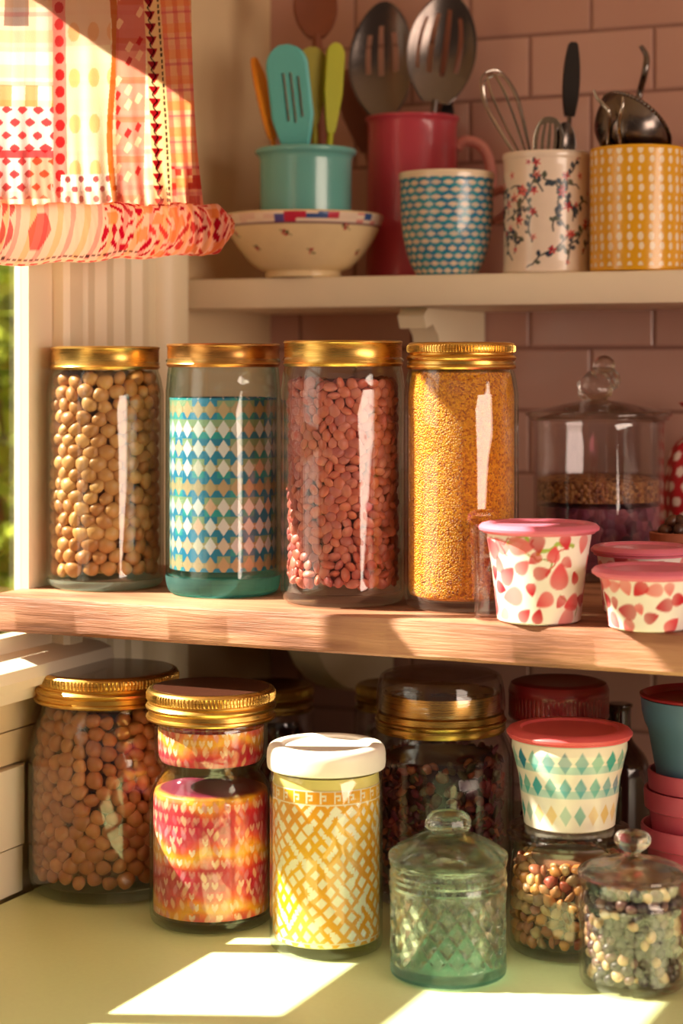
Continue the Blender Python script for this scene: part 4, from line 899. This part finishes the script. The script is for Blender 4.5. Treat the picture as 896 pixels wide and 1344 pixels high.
obj('pot_body', lathe([(0, 0), (.048, 0), (.0495, .002), (.0498, .02), (.0500, .100), (.0512, .105)] + sm([(.0512, .105), (.0548, .1085), (.0552, .1115), (.0535, .1135), (.0505, .1125), (.047, .108)], 4)[1:] + [(.0465, .1), (.046, .006), (0, .006)], 72), M['teal'], o)
pink_at = on(541, 2.19, Zt)
o = thing('enamel_jug', pink_at, 'tall rose pink enamel jug full of slotted spoons, behind the blue cup', 'jug')
obj('jug_body', lathe(sm([(0, .001), (.050, .001)], 2) + sm([(.0505, 0), (.0525, .004), (.0520, .05), (.0505, .12), (.0500, .168)], 5) + sm([(.0500, .168), (.0505, .177), (.0530, .1815), (.0528, .1838), (.0508, .1838), (.0488, .181), (.0478, .172)], 4)[1:] + [(.0478, .16), (.0495, .006), (0, .006)], 72), M['pink_enamel'], o)
vd = Vector((math.cos(YAW), math.sin(YAW), 0))
hp = [vd * .0495 + Vector((0, 0, .150)), vd * .060 + Vector((0, 0, .158)), vd * .078 + Vector((0, 0, .152)), vd * .0875 + Vector((0, 0, .130)), vd * .087 + Vector((0, 0, .095)), vd * .074 + Vector((0, 0, .062)), vd * .052 + Vector((0, 0, .045))]
obj('handle', MB().tube(catmull(hp, 8), [.0062] * 49, 14).me(), M['pink_dusty'], o, None, 'paler pink handle')
cup_at = on(586, 2.058, Zt)
o = thing('patterned_cup', cup_at, 'rounded cup patterned in blue rows with a cream rim', 'cup')
def weave(th, z, k):
    pz = .0076; n = 24; v = z / pz; iv = np.floor(v); u = th / (2 * PI) * n + .5 * np.mod(iv, 2) + .12 * np.sin(iv * 5); iu = np.floor(u); fu, fv = np.abs(u - iu - .5) * 2, np.abs(v - iv - .5) * 2
    h = hsh(iu, iv); w = .18 + .62 * np.clip(1 - fu * 1.25, 0, 1) ** .7; m = np.clip((w - fv) * 6, 0, 1) * (.75 + .25 * h)
    base = np.where((hsh(np.floor(th * 5), iv) > .5)[:, None], A(36, 128, 164), A(44, 150, 168)); c = base * (1 - m[:, None]) + A(240, 214, 186) * m[:, None]
    ln = (fu > .88)[:, None] * .35; c = c * (1 - ln) + A(24, 96, 150) * ln
    c[z > .1015] = A(242, 222, 192); c[k > ncup] = A(240, 224, 200); return c
co = dense(sm([(.030, 0), (.0325, .0015), (.040, .016), (.0462, .040), (.0488, .066), (.0496, .098)], 6) + [(.0504, .1005), (.0508, .106), (.0500, .1085)], .0011); ncup = len(co)
obj('cup_body', lathe([(0, .001)] + co + [(.0478, .1085), (.0465, .1), (.0455, .06), (.038, .02), (.03, .006), (0, .006)], 320, colors=weave), M['printed'], o)
hp = [vd * .047 + Vector((0, .004, .088)), vd * .056 + Vector((0, .012, .092)), vd * .060 + Vector((0, .016, .082)), vd * .057 + Vector((0, .014, .066)), vd * .046 + Vector((0, .006, .058))]
obj('handle', MB().tube(catmull(hp, 6), .0046, 12).me(), M['pink_dusty'], o)
mug_at = on(717, 2.018, Zt)
o = thing('floral_mug', mug_at, 'cream straight mug painted with red flowers and dark leafy stems', 'mug')
def floral():
    r = np.random.default_rng(12); R = .0448; stems, leaves, fl_ = [], [], []
    for i in range(64):
        t, z, a = 2 * PI * ((i * .7548777 + .1) % 1), .004 + .092 * ((i * .5698403 + .2) % 1), r.uniform(.5, 2.6)
        for s in range(24):
            stems.append((t, z)); t += math.cos(a) * .00135 / R; z += math.sin(a) * .00135; a += r.normal() * .16
            if s in (6, 11, 16, 21): leaves.append((t, z, a + r.choice([-1, 1]) * r.uniform(.6, 1.1), r.uniform(.006, .0095), r.integers(0, 3)))
        if i % 2 == 0: fl_.append((t, z, r.uniform(.0042, .0066), r.integers(0, 3)))
    for i in range(34): fl_.append((2 * PI * ((i * .7548777 + .35) % 1), .008 + .106 * ((i * .5698403 + .6) % 1), r.uniform(.0025, .006), r.integers(0, 3)))
    def f(th, z, k):
        c = np.tile(A(240, 222, 204), (len(th), 1)); out = (k < nmug) & (z < .117)
        for t, zz in stems:
            d = np.hypot(((th - t + PI) % (2 * PI) - PI) * R, z - zz); m = np.clip((.00125 - d) / .0006, 0, 1)[:, None] * out[:, None]; c = c * (1 - m) + A(54, 60, 62) * m
        for t, zz, a, s, ci in leaves:
            dx, dz = ((th - t + PI) % (2 * PI) - PI) * R, z - zz; x = dx * math.cos(a) + dz * math.sin(a); y = -dx * math.sin(a) + dz * math.cos(a); x = x / s * 2 - 1
            m = np.clip((.36 * (1 - x * x) - np.abs(y / s)) * 8, 0, 1)[:, None] * (np.abs(x) < 1)[:, None] * out[:, None]; c = c * (1 - m) + [A(58, 72, 84), A(84, 92, 76), A(40, 56, 76)][ci] * m
        for t, zz, s, ci in fl_:
            dx, dz = ((th - t + PI) % (2 * PI) - PI) * R, z - zz; an = np.arctan2(dz, dx); rr_ = np.hypot(dx, dz) / s
            m = np.clip((.72 + .34 * np.cos(an * 5 + t * 7) - rr_) * 5, 0, 1)[:, None] * out[:, None]; c = c * (1 - m) + [A(200, 28, 40), A(214, 60, 70), A(226, 120, 110)][ci] * m
            m = (rr_ < .22)[:, None] * out[:, None]; c = c * (1 - m) + A(120, 16, 30) * m
        return c
    return f
mo = dense([(.0440, 0), (.0452, .002), (.0446, .012), (.0444, .11), (.0448, .1165), (.0458, .119), (.0460, .1225), (.0450, .1245)], .0009); nmug = len(mo)
obj('mug_body', lathe([(0, .001)] + mo + [(.0425, .1245), (.0415, .118), (.041, .006), (0, .006)], 340, colors=floral()), M['printed'], o)
yel_at = on(836, 1.975, Zt)
o = thing('yellow_crock', yel_at, 'yellow crock dotted with rows of pale ovals at the shelf end', 'crock')
def ovals(th, z, k):
    n = 28; pz = .0096; v = z / pz; iv = np.floor(v); u = th / (2 * PI) * n + .10 * np.sin(iv * 2.1); iu = np.floor(u); fu, fv = u - iu - .5, v - iv - .5
    s = np.where(np.mod(iv, 3) == 1, .62, 1.0) * (.9 + .2 * hsh(iu, iv)); m = np.clip((1 - (fu / (.27 * s)) ** 2 - (fv / (.45 * s)) ** 2) * 3, 0, 1)[:, None] * ((k < nyel) & (z < .122) & (z > .004))[:, None]
    return A(232, 170, 20) * (1 - m) + A(250, 232, 200) * m
yo = dense([(.0462, 0), (.0476, .0012), (.0478, .004), (.0478, .122), (.0470, .1248), (.0462, .1253)], .001); nyel = len(yo)
obj('crock_body', lathe([(0, .001)] + yo + [(.0442, .1253), (.0435, .12), (.043, .006), (0, .006)], 340, colors=ovals), M['printed'], o)
mp = on(925, 2.07, Zt)
o = thing('pink_mug', mp, 'dusty pink mug at the frame edge behind the yellow crock', 'mug')
obj('mug_body', lathe([(0, 0), (.038, 0), (.040, .002), (.0415, .135), (.0405, .137), (.039, .135), (.037, .006), (0, .006)], 60), M['pink_dusty'], o)
# ------------------------------------------------------------------ utensil shapes (local z runs along the handle, x across, -y is the face)
def pose_to(o, base, tip, roll=0.0):
    z = (tip - base).normalized(); f = Vector((sn, -cs, 0)); x = z.cross(f).normalized() * -1; x = f.cross(z).normalized() * -1 if x.length == 0 else x
    y = z.cross(x); m = Matrix((x, y, z)).transposed() @ Matrix.Rotation(roll, 3, 'Z'); o.matrix_world = Matrix.Translation(base) @ m.to_4x4()
def blade(L0, L1, width, th, dish=0.0, slots=(), s0=.2, s1=.85, bend=0.0, ns=44, nt=40, tilt=0.0):
    """flat or dished head from z=L0 to L1; width(s) is the half width; slots are (t0, t1) openings across it"""
    T = sorted(set([round(q, 4) for q in np.linspace(-1, 1, nt + 1)] + [q for a in slots for q in a])); SS = np.linspace(0, 1, ns + 1); nT = len(T)
    vs, fs = [], []
    for side in (-1, 1):
        for s in SS:
            w = width(s)
            for t in T:
                y = dish * (t * t - 1) * w * -1 * math.sin(PI * min(1, s * 1.0)) ** .6 * -1 + bend * s * s
                e = max(0, 1 - abs(t)) ; thick = th * min(1, .35 + e * 8) * .5
                vs.append((t * w + tilt * s * s, y + side * thick, L0 + (L1 - L0) * s))
    B = (ns + 1) * nT; idx = lambda sd, i, j: sd * B + i * nT + j
    keep = lambda i, j: not any(T[j] >= a - 1e-6 and T[j + 1] <= b + 1e-6 and s0 + .10 * abs((a + b) / 2) < SS[i] and SS[i + 1] < s1 - .14 * abs((a + b) / 2) for a, b in slots)
    for i in range(ns):
        for j in range(nT - 1):
            if not keep(i, j): continue
            fs.append((idx(0, i, j), idx(0, i, j + 1), idx(0, i + 1, j + 1), idx(0, i + 1, j))); fs.append((idx(1, i, j), idx(1, i + 1, j), idx(1, i + 1, j + 1), idx(1, i, j + 1)))
            for (di, dj), (p, q) in {(-1, 0): ((i, j), (i, j + 1)), (1, 0): ((i + 1, j + 1), (i + 1, j)), (0, -1): ((i + 1, j), (i, j)), (0, 1): ((i, j + 1), (i + 1, j + 1))}.items():
                a, b = i + di, j + dj
                if 0 <= a < ns and 0 <= b < nT - 1 and keep(a, b): continue
                fs.append((idx(0, *p), idx(1, *p), idx(1, *q), idx(0, *q)))
    return vs, fs
def utensil(name, base, tip, label, cat, headlen, width, th, mat, hmat=None, hr=.0042, roll=0.0, parts=('head', 'handle'), group=None, **kw):
    L = (tip - base).length; o = thing(name, base, label, cat, group); pose_to(o, base, tip, roll)
    vs, fs = blade(L - headlen, L, width, th, **kw); used = sorted({i for f in fs for i in f}); mp_ = {i: k for k, i in enumerate(used)}
    obj(parts[0], mesh([vs[i] for i in used], [tuple(mp_[i] for i in f) for f in fs], True, 35), mat, o)
    w0 = width(0); obj(parts[1], MB().tube([(0, 0, 0), (0, 0, (L - headlen) * .5), (0, 0, L - headlen - .012), (0, 0, L - headlen + .003)], [hr, hr * 1.05, hr * .9, min(hr * .8, w0 * .9 + .0004)], 12).me(), hmat or mat, o); return o
oval = lambda w, p=.62, lo=.12: (lambda s: w * max(lo, math.sin(PI * min(1, (s * .94 + .05))) ** p) if s < .999 else w * .10)
def tipw(w, lo=.25, full=.45):       # spatula: widens from the handle, square-ish rounded end
    return lambda s: w * (lo + (1 - lo) * min(1, s / full) ** .8) * (1 if s < .86 else math.sqrt(max(.02, 1 - ((s - .86) / .145) ** 2)))
bp = lambda at, dx, dy, z=.03: at + Vector((dx, dy, z))
g = 'coloured spatulas in the teal pot'
c0 = pot_at
utensil('slotted_spatula', bp(c0, .004, -.012), W(374, 60, 2.085), 'teal slotted spatula, largest in the teal pot', 'spatula', .118, lambda s: (.0115 + .0125 * min(1, s / .35) ** .8) * (1 if s < .8 else math.sqrt(max(.03, 1 - ((s - .8) / .205) ** 2))), .0065, M['teal_sil'], hr=.0045, group=g, slots=((-.56, -.40), (-.22, -.06), (.12, .28)), s0=.28, s1=.78, tilt=-.004, bend=.012, roll=-.35)
utensil('silicone_spoon', bp(c0, -.024, .002), W(340, 74, 2.10), 'slender orange spoon leaning at the window side of the teal pot', 'spoon', .09, oval(.011, .5, .3), .005, M['orange'], hr=.0035, group=g, bend=-.008, roll=.9)
utensil('silicone_spatula', bp(c0, .010, .008), W(409, 62, 2.125), 'olive spatula behind the teal slotted spatula', 'spatula', .085, tipw(.0150), .0055, M['olive'], hr=.004, group=g, roll=.25)
utensil('silicone_spatula', bp(c0, .024, -.004), W(441, 57, 2.12), 'narrow lime green spatula at the jug side of the teal pot', 'spatula', .10, tipw(.0108, .4), .0060, M['lime'], hr=.004, group=g, roll=.3)
utensil('wooden_spoon', bp(c0, .010, .028), W(412, -34, 2.185), 'tall dark wooden spoon rising behind the lime green spatula', 'spoon', .075, oval(.025, .55), .009, M['wood_dark'], hr=.0068, dish=.15)
g = 'utensils in the pink jug'
c0 = pink_at
utensil('slotted_spoon', bp(c0, -.012, -.012), W(489, 4, 2.185), 'dark slotted steel spoon leaning away from its taller neighbour in the pink jug', 'spoon', .128, oval(.0375, .55, .14), .0018, M['steel'], hr=.0042, dish=.22, slots=((-.52, -.34), (-.06, .12), (.34, .5)), s0=.34, s1=.80, group=g, roll=-.15, tilt=-.012)
utensil('slotted_spoon', bp(c0, .010, -.018), W(590, -8, 2.165), 'slotted steel serving spoon, tallest in the pink jug', 'spoon', .122, oval(.0385, .5, .14), .0018, M['steel'], hr=.0045, dish=.24, slots=((-.60, -.46), (-.20, -.02), (.22, .40), (.62, .74)), s0=.22, s1=.88, group=g, roll=.05)
utensil('flat_spatula', bp(c0, -.026, .014), W(452, 92, 2.24), 'brown spatula low between the lime green one and the pink jug', 'spatula', .10, tipw(.0165, .4), .004, M['wood_dark'], hr=.0045, group=g)
utensil('spoon', bp(c0, .026, .002), W(588, 128, 2.20), 'dark handled spoon low at the handle side of the pink jug', 'spoon', .055, oval(.009, .5, .3), .004, M['black'], hr=.004, group=g)
utensil('wooden_spatula', bp(c0, -.004, .004), W(614, -40, 2.25), 'dark wooden spatula standing at the back of the pink jug', 'spatula', .13, tipw(.013, .6), .006, M['wood_dark'], hr=.005, group=g)
# whisk
c0 = mug_at; base, tip = bp(c0, .018, .004, .02), W(641, 92, 2.01)
o = thing('balloon_whisk', base, 'wire balloon whisk leaning out of the floral mug', 'whisk'); pose_to(o, base, tip); L = (tip - base).length
obj('handle', MB().tube([(0, 0, 0), (0, 0, L * .40), (0, 0, L * .44)], [.0055, .006, .004], 14).me(), M['steel_bright'], o)
for k in range(4):
    a = PI * k / 4 + .3; d = Vector((math.cos(a), math.sin(a), 0)); w = .019 - .001 * k
    pts = [d * .003 + Vector((0, 0, L * .43)), d * w * .55 + Vector((0, 0, L * .58)), d * w + Vector((0, 0, L * .82)), d * w * .7 + Vector((0, 0, L * .96 - .001 * k)), Vector((0, 0, L - .001 - .0022 * k))]; pts += [Vector((-q.x, -q.y, q.z)) for q in pts[:-1][::-1]]
    obj('wire_loop', MB().tube(catmull(pts, 7), .00095, 7).me(), M['steel_bright'], o)
g = 'utensils in the floral mug'
utensil('table_knife', bp(c0, .012, .018), W(752, 56, 2.04), 'black handled utensil standing upright in the floral mug', 'knife', .078, lambda s: .0092 * math.sin(PI * min(1, .12 + s * .8)) ** .5 if s < .99 else .003, .008, M['black'], M['steel'], hr=.003, group=g, parts=('handle', 'shaft'))
utensil('slotted_turner', bp(c0, -.004, -.014), W(722, 153, 1.985), 'small slotted steel turner just above the floral mug rim', 'turner', .050, oval(.0165, .4, .3), .0016, M['steel_bright'], hr=.003, group=g, slots=((-.75, -.55), (-.35, -.15), (.05, .25), (.45, .65)), s0=.15, s1=.9, roll=-.3)
utensil('table_spoon', bp(c0, .018, -.010), W(742, 160, 1.995), 'small dark spoon beside the turner in the floral mug', 'spoon', .042, oval(.0125, .5, .2), .0016, M['steel'], hr=.003, group=g, dish=.3, roll=.3)
# strainer and its neighbours in the yellow crock
c0 = yel_at; ctr = W(833, 163, 1.980)
o = thing('metal_strainer', ctr, 'round steel strainer bowl tipped over the yellow crock', 'strainer')
bm_ = [(r * .93, z * .93) for r, z in sm([(0, -.044), (.018, -.0405), (.033, -.030), (.0415, -.014), (.0435, 0)], 6) + [(.0450, .0005), (.0462, .002), (.0455, .0035), (.0435, .0032), (.042, .001)] + sm([(.042, .001), (.040, -.014), (.032, -.029), (.0175, -.039), (0, -.0425)], 5)[1:]]
def beads(th, k, r, z): return r + (.0006 * np.sin(th * 60) if r > .0414 else 0)
b = obj('strainer_bowl', lathe(bm_, 360, beads, 50), M['steel'], o)
o.rotation_euler = (0, 0, 0); ax = (Vector((cs, sn, 0)) * .62 + Vector((0, 0, .72)) + Vector((sn, -cs, 0)) * -.32).normalized(); o.rotation_mode = 'QUATERNION'; o.rotation_quaternion = ax.to_track_quat('Z', 'Y')
def hook(name, pts, r, m, label, cat, grp):
    q = [Vector(p_) for p_ in pts]; o = thing(name, q[0], label, cat, grp); P = catmull([p_ - q[0] for p_ in q], 8); n = len(P)
    obj('shank', MB().tube(P[:n * 2 // 3 + 1], r, 10).me(), m, o); obj('hook', MB().tube(P[n * 2 // 3:], [r * (1 - .45 * i / (n - n * 2 // 3)) for i in range(n - n * 2 // 3)], 10).me(), m, o); return o
g = 'hooked handles in the yellow crock'
hook('ladle', [bp(c0, .004, .036), W(832, 190, 2.0135), W(838, 130, 2.045), W(846, 95, 2.03), W(848, 74, 2.03), W(840, 60, 2.03)], .0036, M['steel'], 'ladle handle with a curled tip rising tallest above the yellow crock', 'ladle', g)
hook('skewer', [bp(c0, -.024, -.012), W(798, 194, 1.958), W(799, 150, 1.940), W(792, 138, 1.94), W(783, 128, 1.94), W(779, 118, 1.94)], .0021, M['steel_bright'], 'bright curled wire end in front of the strainer', 'skewer', g)
hook('skewer', [bp(c0, -.006, -.030), W(814, 196, 1.9415), W(812, 165, 1.925), W(814, 150, 1.915), W(817, 138, 1.912), W(817, 127, 1.912)], .0019, M['steel_bright'], 'short bright pin upright in front of the strainer', 'skewer', g)
# ================================================================== light
scn = bpy.context.scene
sun = bpy.data.lights.new('sun', 'SUN'); so_ = bpy.data.objects.new('sun', sun); C.objects.link(so_)
sd = Vector((1.0, 0.40, -1.0)).normalized(); so_.rotation_euler = sd.to_track_quat('-Z', 'Y').to_euler(); so_.location = (-2, -1.2, 3)
sun.energy = SUN; sun.angle = math.radians(0.6); sun.color = (1.0, 0.90, 0.73)
wl_ = bpy.data.lights.new('room_window', 'AREA'); wo = bpy.data.objects.new('room_window', wl_); C.objects.link(wo)
wl_.shape = 'RECTANGLE'; wl_.size = 0.7; wl_.size_y = 1.3; wl_.energy = AREA; wl_.color = (1.0, 0.79, 0.63)
wo.location = (2.5, -1.35, 1.45); wo.rotation_euler = (Vector((0.3, -0.5, 1.25)) - wo.location).to_track_quat('-Z', 'Z').to_euler()
sk = bpy.data.lights.new('window_sky', 'AREA'); sko = bpy.data.objects.new('window_sky', sk); C.objects.link(sko)
sk.shape = 'RECTANGLE'; sk.size = 1.1; sk.size_y = 0.62; sk.energy = SKYL; sk.color = (1.0, 0.9, 0.74); sko.location = (-0.06, -1.13, 1.48); sko.rotation_euler = Vector((1, 0, 0)).to_track_quat('-Z', 'Z').to_euler()
w = bpy.data.worlds.new('sky'); scn.world = w; w.use_nodes = True; nt = w.node_tree; bg = nt.nodes['Background']
tc = nt.nodes.new('ShaderNodeTexCoord'); sp = nt.nodes.new('ShaderNodeSeparateXYZ'); nt.links.new(tc.outputs['Generated'], sp.inputs[0])
rp = nt.nodes.new('ShaderNodeValToRGB'); nt.links.new(sp.outputs[2], rp.inputs[0])
rp.color_ramp.elements[0].color = (.31, .20, .145, 1); rp.color_ramp.elements[1].color = (1.0, .86, .70, 1); rp.color_ramp.elements[0].position = .0; rp.color_ramp.elements[1].position = .45
nt.links.new(rp.outputs[0], bg.inputs[0]); bg.inputs[1].default_value = WORLD
# ================================================================== camera
cam = bpy.data.cameras.new('camera'); co_ = bpy.data.objects.new('camera', cam); C.objects.link(co_); scn.camera = co_
co_.location = CAM; co_.rotation_euler = (PI / 2, 0, YAW); cam.sensor_width = 36; cam.lens = 36 * F / 1344; cam.shift_y = -(672 - HZ) / 1344
cam.clip_start = .05; cam.dof.use_dof = True; cam.dof.focus_distance = 1.70; cam.dof.aperture_fstop = 4.0
scn.view_settings.view_transform = 'Standard'; scn.view_settings.look = 'None'; scn.view_settings.gamma = 1; scn.view_settings.exposure = EXPO; scn.view_settings.use_curve_mapping = False
scn.cycles.transparent_max_bounces = 48; scn.cycles.max_bounces = 14; scn.cycles.transmission_bounces = 14; scn.cycles.diffuse_bounces = 5; scn.cycles.glossy_bounces = 6
scn.cycles.use_denoising = True
scn.cycles.sample_clamp_indirect = 6.0
